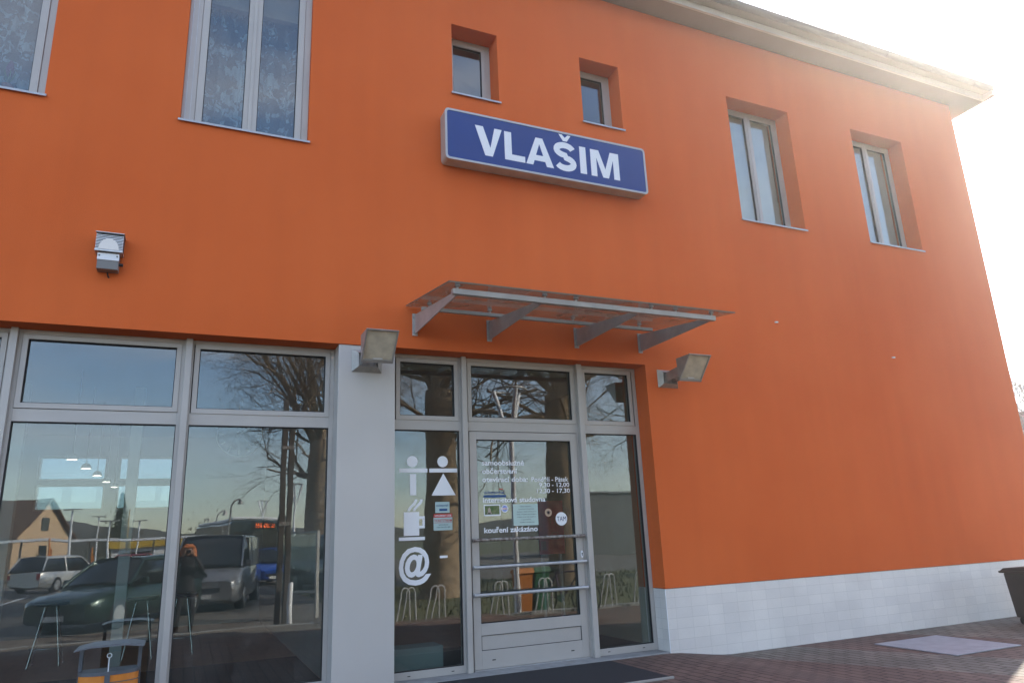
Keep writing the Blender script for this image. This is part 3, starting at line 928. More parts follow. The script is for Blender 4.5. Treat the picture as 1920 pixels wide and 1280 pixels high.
rm.box(-6.2, 12.3, 0.455, DEPTH-0.43, 3.66, 3.70, 2)
rm.box(-6.19, 1.43, 0.463, 2.7, 0.1155, 0.120, 6)  # added dark floor strips near the glass, dimness put into the colour
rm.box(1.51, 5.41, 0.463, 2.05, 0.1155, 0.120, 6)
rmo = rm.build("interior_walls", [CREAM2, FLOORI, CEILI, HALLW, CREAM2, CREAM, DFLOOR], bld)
# beam in hall with ceiling edge
# ================================================================== SIGN
sg = empty("station_sign", "long blue lightbox sign reading VLAŠIM in white letters above the entrance", "sign", (4.02, 0, 6.25))
def rrect(x0, x1, z0, z1, r, n=5):
    pts = []
    for cx, cz, a0 in ((x1-r,z0+r,-90),(x1-r,z1-r,0),(x0+r,z1-r,90),(x0+r,z0+r,180)):
        for k in range(n+1):
            a = R(a0+90*k/n); pts.append((cx+r*math.cos(a), cz+r*math.sin(a)))
    return pts
SX0, SX1, SZ0, SZ1 = 2.562-4.02, 5.468-4.02, 5.905-6.25, 6.592-6.25
a = MB(); a.prism(rrect(SX0,SX1,SZ0,SZ1,0.05), -0.198, -0.03, 'y')
a.box(SX0+0.3, SX0+0.4, -0.03, 0.0, SZ0+0.1, SZ1-0.1); a.box(SX1-0.4, SX1-0.3, -0.03, 0.0, SZ0+0.1, SZ1-0.1)
a.build("box", SIGNF, sg, bevel=0.004)
a = MB()
o_ = rrect(SX0-0.003,SX1+0.003,SZ0-0.003,SZ1+0.003,0.052); i_ = rrect(SX0+0.024,SX1-0.024,SZ0+0.024,SZ1-0.024,0.034)
n = len(o_)
vs = [(x,-0.212,z) for x,z in o_]+[(x,-0.212,z) for x,z in i_]+[(x,-0.19,z) for x,z in o_]+[(x,-0.19,z) for x,z in i_]
a.add(vs, sum([[(k,(k+1)%n,n+(k+1)%n,n+k),(k,2*n+k,2*n+(k+1)%n,(k+1)%n),(n+k,n+(k+1)%n,3*n+(k+1)%n,3*n+k)] for k in range(n)], []))
a.build("rim", mat("sign_rim", (0.44,0.44,0.44), 0.4, 0.2), sg)
a = MB(); a.prism(i_, -0.206, -0.198, 'y')
a.build("panel", BLUE, sg)
LT = [[(2.951,6.434),(3.057,6.434),(3.150,6.150),(3.212,6.434),(3.312,6.434),(3.178,6.036),(3.078,6.036)],
      [(3.345,6.430),(3.442,6.430),(3.442,6.118),(3.624,6.118),(3.624,6.034),(3.345,6.034)],
      [(4.428,6.432),(4.522,6.432),(4.522,6.038),(4.426,6.038)],
      [(4.593,6.428),(4.722,6.428),(4.812,6.160),(4.900,6.428),(5.032,6.428),(5.032,6.036),(4.942,6.036),(4.942,6.320),(4.858,6.036),(4.770,6.036),(4.681,6.320),(4.681,6.036),(4.592,6.036)]]
lets = [MB() for _ in range(6)]
YL = (-0.2085, -0.206)
def lp(mb, poly): mb.prism([(x-4.02, z-6.25) for x, z in poly], YL[0], YL[1], 'y')
lp(lets[0], LT[0]); lp(lets[1], LT[1]); lp(lets[4], LT[2]); lp(lets[5], LT[3])
# A: two legs and a bar
lp(lets[2], [(3.638,6.034),(3.735,6.034),(3.835,6.345),(3.835,6.430),(3.786,6.430)])
lp(lets[2], [(4.032,6.034),(3.930,6.034),(3.8352,6.345),(3.8352,6.430),(3.884,6.430)])
lp(lets[2], [(3.755,6.100),(3.910,6.100),(3.885,6.178),(3.782,6.178)])
# S: swept stroke
cs = []
cx, r_ = 4.205, 0.118
top = [(cx+0.118*math.cos(R(q))*1.02, 6.328+0.072*math.sin(R(q))) for q in range(15, 271, 17)]
bot = [(cx-0.122*math.cos(R(q))*-1.0, 6.142+0.074*math.sin(R(q))) for q in range(82, -166, -17)]
spine = top+bot
wS = 0.044
L_, R_ = [], []
for i, (x, z) in enumerate(spine):
    a_ = spine[max(0,i-1)]; b_ = spine[min(len(spine)-1,i+1)]
    dx, dz = b_[0]-a_[0], b_[1]-a_[1]; q = math.hypot(dx,dz) or 1
    L_.append((x-dz/q*wS, z+dx/q*wS)); R_.append((x+dz/q*wS, z-dx/q*wS))
vs = [(x-4.02, YL[0], z-6.25) for x, z in L_]+[(x-4.02, YL[0], z-6.25) for x, z in R_]
n = len(spine)
lets[3].add(vs, [(i, i+1, n+i+1, n+i) for i in range(n-1)])
lp(lets[3], [(4.128,6.556),(4.176,6.556),(4.218,6.512),(4.260,6.556),(4.308,6.556),(4.247,6.462),(4.189,6.462)])
for q in lets: q.build("letter", SIGNW, sg)

# ================================================================== CANOPY
cn = empty("entrance_canopy", "glass entrance canopy on four tapered steel brackets above the door", "canopy", (3.8, 0, 3.85))
def gz(y): return 4.045 + (0.148)*y          # underside of the glass (y negative outwards)
BX = [2.227, 3.135, 4.310, 5.255]
a = MB()
GXs = [2.118, 3.38, 4.52, 5.535]
for i in range(3):
    x0, x1 = GXs[i]+(0.003 if i else 0), GXs[i+1]-(0.003 if i < 2 else 0)
    pts = [(-0.02,gz(-0.02)),(-1.50,gz(-1.5)),(-1.50,gz(-1.5)+0.014),(-0.02,gz(-0.02)+0.014)]
    a = MB(); a.prism(pts, x0-3.8, x1-3.8, 'x')
    a.v = [(v[0], v[1], v[2]-3.85) for v in a.v]
    gp_ = a.build("glass_panel", CGLASS, cn)
    a = MB(); zf = gz(-1.5)-3.85
    a.box(x0-3.8, x1-3.8, -1.5035, -1.5005, zf, zf+0.0135)
    if i == 0: a.prism([(-0.03,gz(-0.03)-3.85),(-1.499,gz(-1.499)-3.85),(-1.499,gz(-1.499)+0.0135-3.85),(-0.03,gz(-0.03)+0.0135-3.85)], x0-3.8-0.0035, x0-3.8-0.0005, 'x')
    a.build("polished_edge", mat("glass_edge",(0.10,0.12,0.10),0.3), gp_)
for x in BX:
    a = MB()
    for (ya, yb) in ((0,0),):
        pts = [(-0.012,3.728),(-0.012,3.950),(-1.40,gz(-1.40)-0.085),(-1.42,gz(-1.4)-0.105),(-1.42,3.725)]
        pts = [(-0.012,3.728),(-0.012,3.955),(-1.42,3.775),(-1.42,3.735)]
        a.prism([(u, v-3.85) for u, v in pts], x-3.8-0.006, x-3.8+0.006, 'x')
    a.box(x-3.8-0.03, x-3.8+0.03, -0.012, 0.0, 3.71-3.85, 3.97-3.85)
    for z in (3.75, 3.93):
        a.disc((x-3.8-0.018, -0.018, z-3.85), 0.009, 'y', 0.014, 8)
        a.disc((x-3.8+0.018, -0.018, z-3.85), 0.009, 'y', 0.014, 8)
    a.build("bracket", STEEL, cn, bevel=0.001)
a = MB(); a.box(BX[0]-3.8-0.05, BX[3]-3.8+0.05, -1.44, -1.385, 3.735-3.85, 3.785-3.85+0.005)
a.build("rail", STEEL, cn, bevel=0.004)
a = MB(); a.box(BX[0]-3.8-0.02, BX[3]-3.8-0.02, -0.34, -0.30, gz(-.32)-0.085-3.85, gz(-.32)-0.045-3.85)
a.build("rail", STEEL, cn, bevel=0.004)
def fixing(x, y, zb):
    a = MB()
    zt = gz(y)-3.85
    a.tube([(x-3.8, y, zb-3.85), (x-3.8, y, zt-0.006)], 0.011, 10)
    a.tube([(x-3.8, y, zt-0.016), (x-3.8, y, zt)], 0.026, 12)
    a.tube([(x-3.8, y, zt+0.014), (x-3.8, y, zt+0.022)], 0.024, 12)
    a.build("point_fixing", STEEL, cn)
for x in (2.235, 3.17, 3.53, 4.46, 4.78, 5.40-0.13): fixing(x, -1.41, 3.79)
for x in (2.30, 3.02, 4.10, 5.05): fixing(x, -0.32, gz(-.32)-0.045)

# ================================================================== FLOODLIGHTS
def floodlight(label, xc):
    f = empty("floodlight", label, "floodlight", (xc, 0, 3.385), 0, "floodlights beside the entrance")
    a = MB()
    # bevelled square base (frustum with a sunk centre)
    o = [(-0.165,-0.125),(0.165,-0.125),(0.165,0.125),(-0.165,0.125)]
    i = [(-0.105,-0.075),(0.105,-0.075),(0.105,0.075),(-0.105,0.075)]
    vs = [(x,0.010,z) for x,z in o]+[(x,-0.065,z) for x,z in i]+[(x,-0.02,z) for x,z in i]
    fs = [(3,2,1,0)]
    for k in range(4):
        n = (k+1)%4
        fs += [(k,n,4+n,4+k),(4+k,4+n,8+n,8+k)]
    fs.append((8,9,10,11))
    a.add(vs, fs)
    a.build("base_plate", STAINL, f, bevel=0.002)
    for x in (-0.075, 0.067):
        a = MB()
        a.prism([(-0.02,0.06),(-0.02,-0.06),(-0.46,-0.02),(-0.46,0.10)], x, x+0.006, 'x')
        a.build("arm", STAINL, f)
    a = MB()
    a.tube([(-0.07,-0.20,0.0),(0.07,-0.20,0.0)], 0.013, 10)
    a.tube([(0,-0.03,0.0),(0,-0.20,-0.04)], 0.013, 8)
    a.tube([(-0.05,-0.46,-0.09),(0.05,-0.46,-0.09)], 0.02, 10)
    a.build("hinge", STAINL, f)
    # wedge housing: open tray holding the lens
    T_, B_, P_ = Vector((-0.700,0.160)), Vector((-0.430,0.162)), Vector((-0.450,-0.125))
    a = MB()
    a.prism([tuple(T_),tuple(B_),tuple(P_)], -0.165, -0.161, 'x')
    a.prism([tuple(T_),tuple(B_),tuple(P_)], 0.161, 0.165, 'x')
    def plate(mb, A, B, th, x0, x1):
        d_ = (B-A).normalized(); n_ = Vector((d_.y,-d_.x))*th
        mb.prism([tuple(A),tuple(B),tuple(B+n_),tuple(A+n_)], x0, x1, 'x')
    plate(a, T_, B_, 0.005, -0.1605, 0.1605)
    plate(a, B_, P_, 0.005, -0.1605, 0.1605)
    u = (P_-T_).normalized(); nrm = Vector((u.y,-u.x))
    if nrm.dot(Vector((-1,-1))) < 0: nrm = -nrm
    # rim along the front opening
    def fpt(s, d): return T_+u*s+nrm*d
    Lf = (P_-T_).length
    for (s0, s1) in ((0.0,0.014),(Lf-0.034,Lf-0.004)):
        a.prism([tuple(fpt(s0,0.006)),tuple(fpt(s1,0.006)),tuple(fpt(s1,-0.01)),tuple(fpt(s0,-0.01))], -0.166, 0.166, 'x')
    for x in (-0.166, 0.150):
        a.prism([tuple(fpt(0.014,0.004)),tuple(fpt(Lf-0.034,0.004)),tuple(fpt(Lf-0.034,-0.008)),tuple(fpt(0.014,-0.008))], x, x+0.016, 'x')
    h = a.build("housing", STAINL, f)
    a = MB()
    a.prism([tuple(fpt(0.014,-0.012)),tuple(fpt(Lf-0.034,-0.012)),tuple(fpt(Lf-0.034,-0.018)),tuple(fpt(0.014,-0.018))], -0.160, 0.160, 'x')
    a.build("lens", LENS, f)
    return f
floodlight("silver wedge shaped floodlight on the grey pillar left of the glass canopy", 1.69)
floodlight("silver wedge shaped floodlight on the orange wall right of the entrance", 5.64)

# ================================================================== SENSOR LAMP on the wall at left
sl = empty("wall_lamp", "small grey louvred lamp box with a white half disc on the orange wall at left", "wall lamp", (-0.845, 0, 4.28))
a = MB()
a.box(-0.115, 0.115, -0.14, -0.01, 0.0, 0.175)
a.build("housing", mat("lamp_housing_dark",(0.06,0.06,0.06),0.6), sl, bevel=0.003)
a = MB()
for k in range(10):
    z = 0.018+0.0155*k
    a.prism([(-0.152,z),(-0.141,z+0.009),(-0.141,z+0.003),(-0.152,z-0.004)], -0.116, 0.116, 'x')
a.build("louvres", SIGNW, sl)
a = MB()
a.prism([(-0.17,0.178),(-0.0,0.186),(-0.0,0.192),(-0.17,0.184)], -0.122, 0.122, 'x')
a.build("lid", ALU2, sl)
a = MB(); a.prism([(-0.158,-0.006),(-0.158,0.010),(-0.01,0.010),(-0.01,-0.006)], -0.118, 0.118, 'x')
a.build("bottom_rail", ALU2, sl)
a = MB()
a.prism([(0.086*math.cos(math.pi*k/20)-0.002, 0.012+0.112*math.sin(math.pi*k/20)) for k in range(21)], -0.160, -0.153, 'y')
a.build("half_disc", mat("opal_plastic",(0.78,0.73,0.67),0.4), sl)
a = MB()
a.box(-0.09, 0.09, -0.125, -0.01, -0.175, -0.012)
a.build("gear_box", mat("grey_gear",(0.20,0.19,0.18),0.6), sl, bevel=0.004)
a = MB(); a.box(-0.092, 0.092, -0.131, -0.125, -0.085, -0.018)
a.disc((-0.075,-0.133,-0.045), 0.007, 'y', 0.005, 10, 1); a.disc((0.075,-0.133,-0.045), 0.007, 'y', 0.005, 10, 1)
a.build("cover_strip", [SIGNW, DARK], sl)
a = MB(); a.tube([(0.09,-0.06,-0.10),(0.125,-0.06,-0.10)], 0.016, 10); a.tube([(-0.005,-0.03,-0.175),(0.005,-0.01,-0.215),(0.012,0.0,-0.218)], 0.007, 8)
a.build("cable_gland", DARK, sl)

# ================================================================== DOORMAT
a = MB(); a.box(2.42, 4.42, -1.215, -0.095, 0.102, 0.120, 0)
mt_ = a.build("doormat", mat("black_rubber_mat", (0.018,0.018,0.02), 0.9, bump=0.8, bscale=150), bevel=0.003)
tag(mt_, "black rubber doormat with metal edging lying before the entrance door", "doormat")
a = MB(); a.box(2.42, 4.44, -1.240, -1.2155, 0.102, 0.122)
a.build("edging", mat("worn_alu",(0.40,0.38,0.35),0.5,0.3), mt_, bevel=0.002)

# ================================================================== WASTE CONTAINER at the right
wc = empty("waste_container", "dark brown wheeled waste container against the white plinth at the right end", "waste container", (11.08, -0.86, 0))
BR_ = mat("brown_plastic", (0.028,0.020,0.018), 0.55, var=0.2, vscale=6)
def frustum(mb, bx, by, tx, ty, z0, z1, mi=0):
    vs = [(-bx,-by,z0),(bx,-by,z0),(bx,by,z0),(-bx,by,z0),(-tx,-ty,z1),(tx,-ty,z1),(tx,ty,z1),(-tx,ty,z1)]
    mb.add(vs, [(0,3,2,1),(4,5,6,7),(0,1,5,4),(1,2,6,5),(2,3,7,6),(3,0,4,7)], mi)
a = MB(); frustum(a, 0.29, 0.29, 0.33, 0.33, 0.10, 0.70)
a.build("body", BR_, wc, bevel=0.02)
a = MB(); a.box(-0.37,0.37,-0.37,0.37,0.70,0.73)
a.prism([(-0.35,0.73),(-0.30,0.765),(0.0,0.78),(0.30,0.765),(0.35,0.73)], -0.35, 0.35, 'x')
a.build("lid", BR_, wc, bevel=0.012)
for x in (-0.22, 0.22):
    for y in (-0.22, 0.22):
        a = MB(); a.disc((x,y,0.06), 0.06, 'x', 0.04, 16); a.box(x-0.012,x+0.012,y-0.03,y+0.03,0.06,0.12)
        a.build("wheel", TYRE, wc)

# ================================================================== LITTER BIN
lb_ = empty("litter_bin", "orange litter bin with a flat grey hood standing before the left window", "litter bin", (-0.45, -0.75, 0.1))
ORB = mat("bin_orange", (0.62,0.20,0.02), 0.5, var=0.1, vscale=8)
LBG = mat("bin_grey", (0.10,0.11,0.125), 0.45, 0.3)
a = MB()
def halfplan(r, y0, n=14):
    return [(r*math.cos(math.pi+math.pi*k/n), y0+0.62*r*math.sin(math.pi+math.pi*k/n)) for k in range(n+1)]
a.prism(halfplan(0.205, 0.02)+[(0.205,0.14),(-0.205,0.14)], 0.10, 0.50, 'z', smooth=False)
a.build("body", ORB, lb_, bevel=0.004)
a = MB()
for z0, z1 in ((0.500,0.525),(0.445,0.452)):
    a.prism(halfplan(0.211, 0.02)+[(0.211,0.145),(-0.211,0.145)], z0, z1, 'z')
a.box(-0.018,0.018,-0.118,-0.105,0.10,0.50)
a.build("band", LBG, lb_)
a = MB()
a.prism([(-0.235,0.700),(-0.12,0.722),(0.12,0.722),(0.235,0.700),(0.235,0.690),(0.12,0.708),(-0.12,0.708),(-0.235,0.690)], -0.16, 0.17, 'y')
a.build("hood", mat("bin_hood", (0.16,0.17,0.19), 0.35, 0.5), lb_, bevel=0.003)
a = MB()
a.box(-0.215, -0.19, 0.05, 0.12, 0.0, 0.695)
a.build("post", LBG, lb_)
a = MB(); a.box(0.19, 0.215, 0.05, 0.12, 0.0, 0.695); a.build("post", LBG, lb_)
a = MB()
a.tube([(0,-0.09,0.525),(0,-0.09,0.62)], 0.004, 6)
a.tube([(0.016*math.cos(q/10*6.283),-0.09,0.638+0.016*math.sin(q/10*6.283)) for q in range(11)], 0.0035, 6, cap=False)
a.build("ring", SIGNW, lb_)
a = MB(); a.box(0.055,0.135,-0.112,-0.104,0.38,0.43); a.build("badge", mat("badge_grey",(0.2,0.2,0.22),0.4), lb_)

# ================================================================== INTERIOR THINGS
def stool(label, x, y):
    s = empty("bar_stool", label, "bar stool", (x, y, 0.116), 0, "bar stools in the left room")
    a = MB()
    a.tube([(0,0,0.735),(0,0,0.745),(0,0,0.775),(0,0,0.785)], [0.16,0.20,0.21,0.19], 24)
    a.build("seat", mat("stool_seat",(0.05,0.07,0.11),0.35), s)
    for k in range(4):
        q = R(45+90*k)
        a = MB()
        a.tube([(0.09*math.cos(q),0.09*math.sin(q),0.735),(0.25*math.cos(q),0.25*math.sin(q),0.0)], 0.010, 8)
        a.disc((0.25*math.cos(q),0.25*math.sin(q),0.004), 0.022, 'z', 0.008, 12)
        a.build("leg", mat("chrome",(0.65,0.66,0.66),0.2,0.9), s)
    a = MB()
    a.tube([(0.205*math.cos(q/24*6.2832),0.205*math.sin(q/24*6.2832),0.22) for q in range(25)], 0.007, 6, cap=False)
    a.build("footring", MATS["chrome"], s)
    return s
stool("dark round bar stool with splayed metal legs seen through the leftmost glass", -1.52, 4.15)
stool("dark round bar stool just left of the slim mullion, left of its twin", -0.45, 4.0)
stool("dark round bar stool half hidden by the mullion beside the photographer's reflection", 0.05, 4.1)
wk = empty("wall_clock", "round wall clock with white ticks and hands inside the left glass", "clock", (0.66, 3.80, 3.10))
a = MB(); a.disc((0,0,0), 0.32, 'y', 0.05, 40); a.build("face", mat("clock_face",(0.16,0.19,0.22),0.4), wk)
a = MB(); a.tube([(0.32*math.cos(q/40*6.2832),-0.03,0.32*math.sin(q/40*6.2832)) for q in range(41)], 0.010, 6, cap=False); a.build("rim", MATS["chrome"], wk)
a = MB()
for k in range(12):
    a.M = Matrix.Rotation(R(30*k), 4, 'Y'); a.box(-0.010, 0.010, -0.034, -0.027, 0.22, 0.29)
a.M = None
a.build("ticks", SIGNW, wk)
for ang, ln_, wd in ((50, 0.17, 0.014), (135, 0.25, 0.010)):
    a = MB(); a.M = Matrix.Rotation(R(ang), 4, 'Y'); a.box(-wd, wd, -0.040, -0.035, -0.05, ln_); a.M = None
    a.build("hand", SIGNW, wk)
a = MB(); a.box(-0.02,0.02,-0.02,0.0,0.32,0.52); a.build("hanger", ALU2, wk)
LIT = mat("lit_lamp", (1.0, 0.92, 0.75), 0.5, emis=5.0)
for i, lab in enumerate(["nearest", "second", "middle", "fourth", "farthest"]):
    q = empty("ceiling_spotlight", "%s of five small lit ceiling spotlights in a row in the left room" % lab, "spotlight", (-1.24+0.03*i, 2.2+1.05*i, ZC), 0, "ceiling spotlights in the left room")
    a = MB(); a.tube([(0,0,0),(0,0,-1.0)], 0.006, 6); a.build("cable", DARK, q)
    a = MB(); a.tube([(0,0,-1.0),(0,0,-1.02),(0,0,-1.07)], [0.02,0.05,0.065], 16, cap=False); a.build("shade", ALU2, q)
    a = MB(); a.disc((0,0,-1.062), 0.05, 'z', 0.008, 16); a.build("bulb", LIT, q)
a = MB(); a.box(4.62, 5.02, 1.95, 1.97, 1.22, 1.96)
cb_ = MB(); cb_.box(2.10, 2.72, 0.62, 0.95, 0.116, 0.36)
tag(cb_.build("low_cabinet", mat("teal_cabinet",(0.30,0.40,0.40),0.5), bevel=0.01), "low pale teal cabinet inside behind the foot of the pane with the pictograms", "cabinet")
for x_, lab_ in ((-2.02, "pale interior column left in the leftmost large pane"), (-0.72, "pale interior column close to the mullion in the leftmost large pane")):
    cb_ = MB(); cb_.box(x_, x_+0.13, 3.0, 3.13, 0.116, 3.6)
    tag(cb_.build("column", mat("column_paint",(0.55,0.57,0.58),0.7), bevel=0.005), lab_, "column")
nb = tag(a.build("notice_board", mat("board_red",(0.50,0.045,0.045),0.5,var=0.2,vscale=9)), "dark red poster panel inside behind the right half of the door glass", "poster panel")
a = MB()
a.box(4.64,4.72,1.944,1.949,1.28,1.40); a.ring(4.80,4.88,1.62,1.74,0.008,1.944,1.949); a.ring(4.82,4.92,1.42,1.52,0.008,1.944,1.949)
a.build("notice", mat("notice_rust",(0.35,0.10,0.06),0.6), nb)
a = MB(); a.box(4.66, 4.70, 1.975, 2.01, 0.116, 1.95)
a.build("stand_post", ALU2, nb)
a = MB(); a.box(4.94, 4.98, 1.975, 2.01, 0.116, 1.95); a.build("stand_post", ALU2, nb)
# hyacinth in the left window
hy = empty("hyacinth", "purple hyacinth in flower standing in the window at the upper left corner", "flower", (-1.93, 0.20, 5.96))
a = MB(); a.tube([(0,0,0),(0,0,0.10)], [0.04,0.055], 16); a.build("pot", mat("terracotta",(0.35,0.13,0.07),0.8), hy)
a = MB(); a.tube([(0,0,0.10),(0.0,0,0.22)], 0.008, 8)
for k in range(5):
    q = 1.26*k; a.add([(0,0,0.10),(0.035*math.cos(q)+0.01,0.035*math.sin(q),0.2),(0.06*math.cos(q),0.06*math.sin(q),0.27),(0.035*math.cos(q)-0.01,0.035*math.sin(q)+0.01,0.2)], [(0,1,2,3)])
a.build("leaves", mat("leaf_green",(0.05,0.12,0.03),0.6), hy)
a = MB(); rnd = random.Random(4)
for k in range(70):
    z = 0.20+0.17*k/70; q = k*2.4; rr_ = 0.032*math.sin(math.pi*(0.15+0.8*k/70))
    a.tube([(0,0,z),(rr_*math.cos(q),rr_*math.sin(q),z+0.012)], [0.004,0.012], 5)
a.build("bloom", mat("purple_petal",(0.20,0.03,0.16),0.6), hy)

# ================================================================== TREES (bare)
RMIN = 0.004
def limb(mb, rnd, p, d, L, r, depth, maxd, sides):
    n = 4 if depth < 3 else (3 if depth < maxd-1 else 2)
    pts = [p.copy()]; rads = [r]
    q = p.copy(); dd = d.copy()
    for k in range(n):
        dd = (dd+Vector((rnd.gauss(0,.10),rnd.gauss(0,.10),rnd.gauss(0.02,.07)))*(1.0+0.25*depth)).normalized()
        q = q+dd*(L/n); pts.append(q.copy()); rads.append(r*(1-0.42*(k+1)/n))
    if depth >= maxd: rads[-1] = r*0.3
    mb.tube(pts, rads, max(3, sides-depth), cap=False)
    if depth >= maxd: return
    nb_ = {0: 5, 1: 5, 2: 4, 3: 4, 4: 3, 5: 3}.get(depth, 3)
    for k in range(nb_):
        i = rnd.randint(max(1, n-3 if depth else n-1), n)
        base = pts[i]
        ax = dd.orthogonal().normalized(); ax.rotate(Matrix.Rotation(rnd.uniform(0, 6.283), 3, dd))
        ang = R(rnd.uniform(22, 58))
        nd_ = (dd*math.cos(ang)+ax*math.sin(ang)).normalized()
        nd_ = (nd_+Vector((0,0,0.10 if depth < 3 else -0.05))).normalized()
        limb(mb, rnd, base, nd_, L*rnd.uniform(0.60,0.82), max(RMIN, rads[i]*rnd.uniform(0.42,0.66)), depth+1, maxd, sides)
def bare_tree(name, label, loc, H, r, seed, maxd=6, m=BARK, group=None, lean=(0,0)):
    t_ = empty(name, label, "tree", loc, 0, group)
    rnd = random.Random(seed)
    tr_ = MB()
    h0 = H*0.40
    pts = [Vector((0,0,-0.3)), Vector((0,0,0.25)), Vector((0.05,0.02,h0*0.5)), Vector((lean[0],lean[1],h0))]
    tr_.tube(pts, [r*1.7, r*1.12, r*0.98, r*0.86], 16, cap=False)
    tr_.build("trunk", m, t_)
    cr = MB()
    for k in range(5):
        q = k*1.2566+rnd.uniform(-.3,.3)
        tilt = R(rnd.uniform(18,48)) if k else R(6)
        d_ = Vector((math.cos(q)*math.sin(tilt), math.sin(q)*math.sin(tilt), math.cos(tilt)))
        limb(cr, rnd, pts[-1]+Vector((0,0,-0.25*k*0.4)), d_, H*0.25, r*rnd.uniform(0.26,0.42), 1, maxd, 9)
    for k in range(9):
        z = h0*rnd.uniform(0.42, 0.98); q = rnd.uniform(0, 6.283)
        tl = R(rnd.uniform(50, 85))
        limb(cr, rnd, Vector((0.05*(z/h0),0.02,z)), Vector((math.cos(q)*math.sin(tl), math.sin(q)*math.sin(tl), math.cos(tl))), H*rnd.uniform(0.13,0.22), r*rnd.uniform(0.10,0.20), 3, maxd, 7)
    cr.build("crown", m, t_)
    return t_
t1 = bare_tree("linden_tree", "thick bare old tree mirrored in the pane with the toilet pictograms", (6.9,-12.6,-0.12), 15, 0.50, 11, 7)
copy_tree(t1, (10.9,-12.4,-0.12), 2.2, "thick bare tree with sunlit trunk mirrored in the entrance door glass")
copy_tree(t1, (5.2,-24,-0.12), 4.0, "bare tree standing farther back mirrored at the right edge of the second large pane")
copy_tree(t1, (17.5,-15,-0.12), 1.1, "bare tree mirrored in the narrow glass right of the door")
RMIN = 0.013
bt = bare_tree("birch_tree", "bare birch tree against the sky beyond the right end of the station", (31.3,10.0,-0.12), 9.8, 0.17, 5, 5, BIRCH)
cf = empty("conifer_tree", "dark green pointed conifer mirrored in the leftmost large pane", "tree", (-5.4,-68,-0.12))
a = MB(); a.tube([(0,0,0),(0,0,7)], [0.25,0.03], 8); a.build("trunk", BARK, cf)
a = MB(); rnd = random.Random(9)
for k in range(2600):
    z = rnd.uniform(1.0, 6.9); rad = (7.1-z)*0.24*rnd.uniform(0.35,1.1); q = rnd.uniform(0,6.283)
    c = Vector((rad*math.cos(q), rad*math.sin(q), z)); s_ = rnd.uniform(0.08,0.2)
    d1 = Vector((math.cos(q),math.sin(q),-0.4)).normalized()*s_*1.6; d2 = Vector((-math.sin(q),math.cos(q),rnd.uniform(-.3,.3)))*s_*0.5
    a.add([c-d2,c+d1,c+d2,c-d1*0.4], [(0,1,2,3)])
a.build("crown", mat("conifer_green",(0.035,0.07,0.025),0.8,var=0.3,vscale=3), cf)
# leafless hedge and shrubs behind the bike racks: ground cover, uncountable
a = MB(); rnd = random.Random(21)
for k in range(16000):
    x = rnd.uniform(-22, 3) if k % 3 else rnd.uniform(3.6, 30)
    y = rnd.gauss(-62, 3) if k % 3 else rnd.uniform(-18.5,-5.8)
    if k % 3:
        z = abs(rnd.gauss(0, 1.0+0.7*math.sin(x*0.9))); s_ = rnd.uniform(0.06,0.18)
    else:
        z = -0.125; s_ = rnd.uniform(0.03,0.09)
    q = rnd.uniform(0, 6.283)
    c = Vector((x,y,z)); d_ = Vector((math.cos(q),math.sin(q),0))*s_*0.35
    a.add([c-d_, c+d_, c+Vector((rnd.uniform(-.3,.3)*s_,rnd.uniform(-.3,.3)*s_,s_*1.6))], [(0,1,2)])
struct(a.build("shrubs_and_grass", mat("scrub",(0.10,0.085,0.04),0.95,c2=(0.05,0.055,0.025),vscale=0.6)), 'stuff')

# ================================================================== FAR BACKGROUND behind the camera
h = MB(); rnd = random.Random(2)
n = 90; vs = []
for i in range(n+1):
    x = -700+1400*i/n
    hh = 9+5*math.sin(i*0.21)+3*math.sin(i*0.5+1)+rnd.uniform(-0.7,0.7)
    vs += [(x,-330,-1),(x,-345,hh*0.8),(x,-380,hh),(x,-520,hh+6)]
h.add(vs, [(4*i+k, 4*i+4+k, 4*i+5+k, 4*i+1+k) for i in range(n) for k in range(3)], smooth=True)
struct(h.build("hills", mat("wooded_hill",(0.06,0.052,0.035),0.95,var=0.35,vscale=0.05)))

def house(name, label, x, y, w_, d_, eave, ridge, wallm, roofm, rz=0, axis='x'):
    hs = empty(name, label, "house", (x,y,-0.12), rz)
    a = MB(); a.box(-w_/2,w_/2,-d_/2,d_/2,0,eave); 
    a.prism([(-d_/2,eave),(d_/2,eave),(0,ridge)], -w_/2, w_/2, 'x')
    a.build("wall", wallm, hs)
    a = MB()
    th = 0.18; ov = 0.35
    sl_ = (ridge-eave)/(d_/2)
    for s_ in (-1, 1):
        pts = [(s_*(d_/2+ov), eave-sl_*ov+0.02), (0, ridge+0.02), (0, ridge+th), (s_*(d_/2+ov), eave-sl_*ov+th)]
        a.prism(pts, -w_/2-ov, w_/2+ov, 'x')
    rf = a.build("roof", roofm, hs)
    a = MB(); a.box(-0.3,0.3,0.5,1.1,ridge-1.2,ridge+0.7); a.build("chimney", mat("chimney_brick",(0.25,0.10,0.07),0.9), rf)
    for s_ in (-1, 1):
        for k in range(max(2,int(w_/3))):
            xx = -w_/2+1.5+k*(w_-3)/max(1,int(w_/3)-1)
            f_ = MB(); f_.ring(xx-0.5,xx+0.5,1.0,2.2,0.07,s_*d_/2-0.04,s_*d_/2+0.04)
            fo = f_.build("window", SIGNW, hs)
            f_ = MB(); f_.box(xx-0.44,xx+0.44,s_*d_/2-0.02,s_*d_/2+0.02,1.06,2.14); f_.build("pane", CARGL, fo)
    for zz in (1.1,) + ((3.4,) if ridge > 5 else ()):
        for s_ in (-1,1):
            f_ = MB(); f_.box(s_*w_/2-0.03,s_*w_/2+0.03,-0.5,0.5,zz,zz+1.1); f_.build("window", CARGL, hs)
    return hs
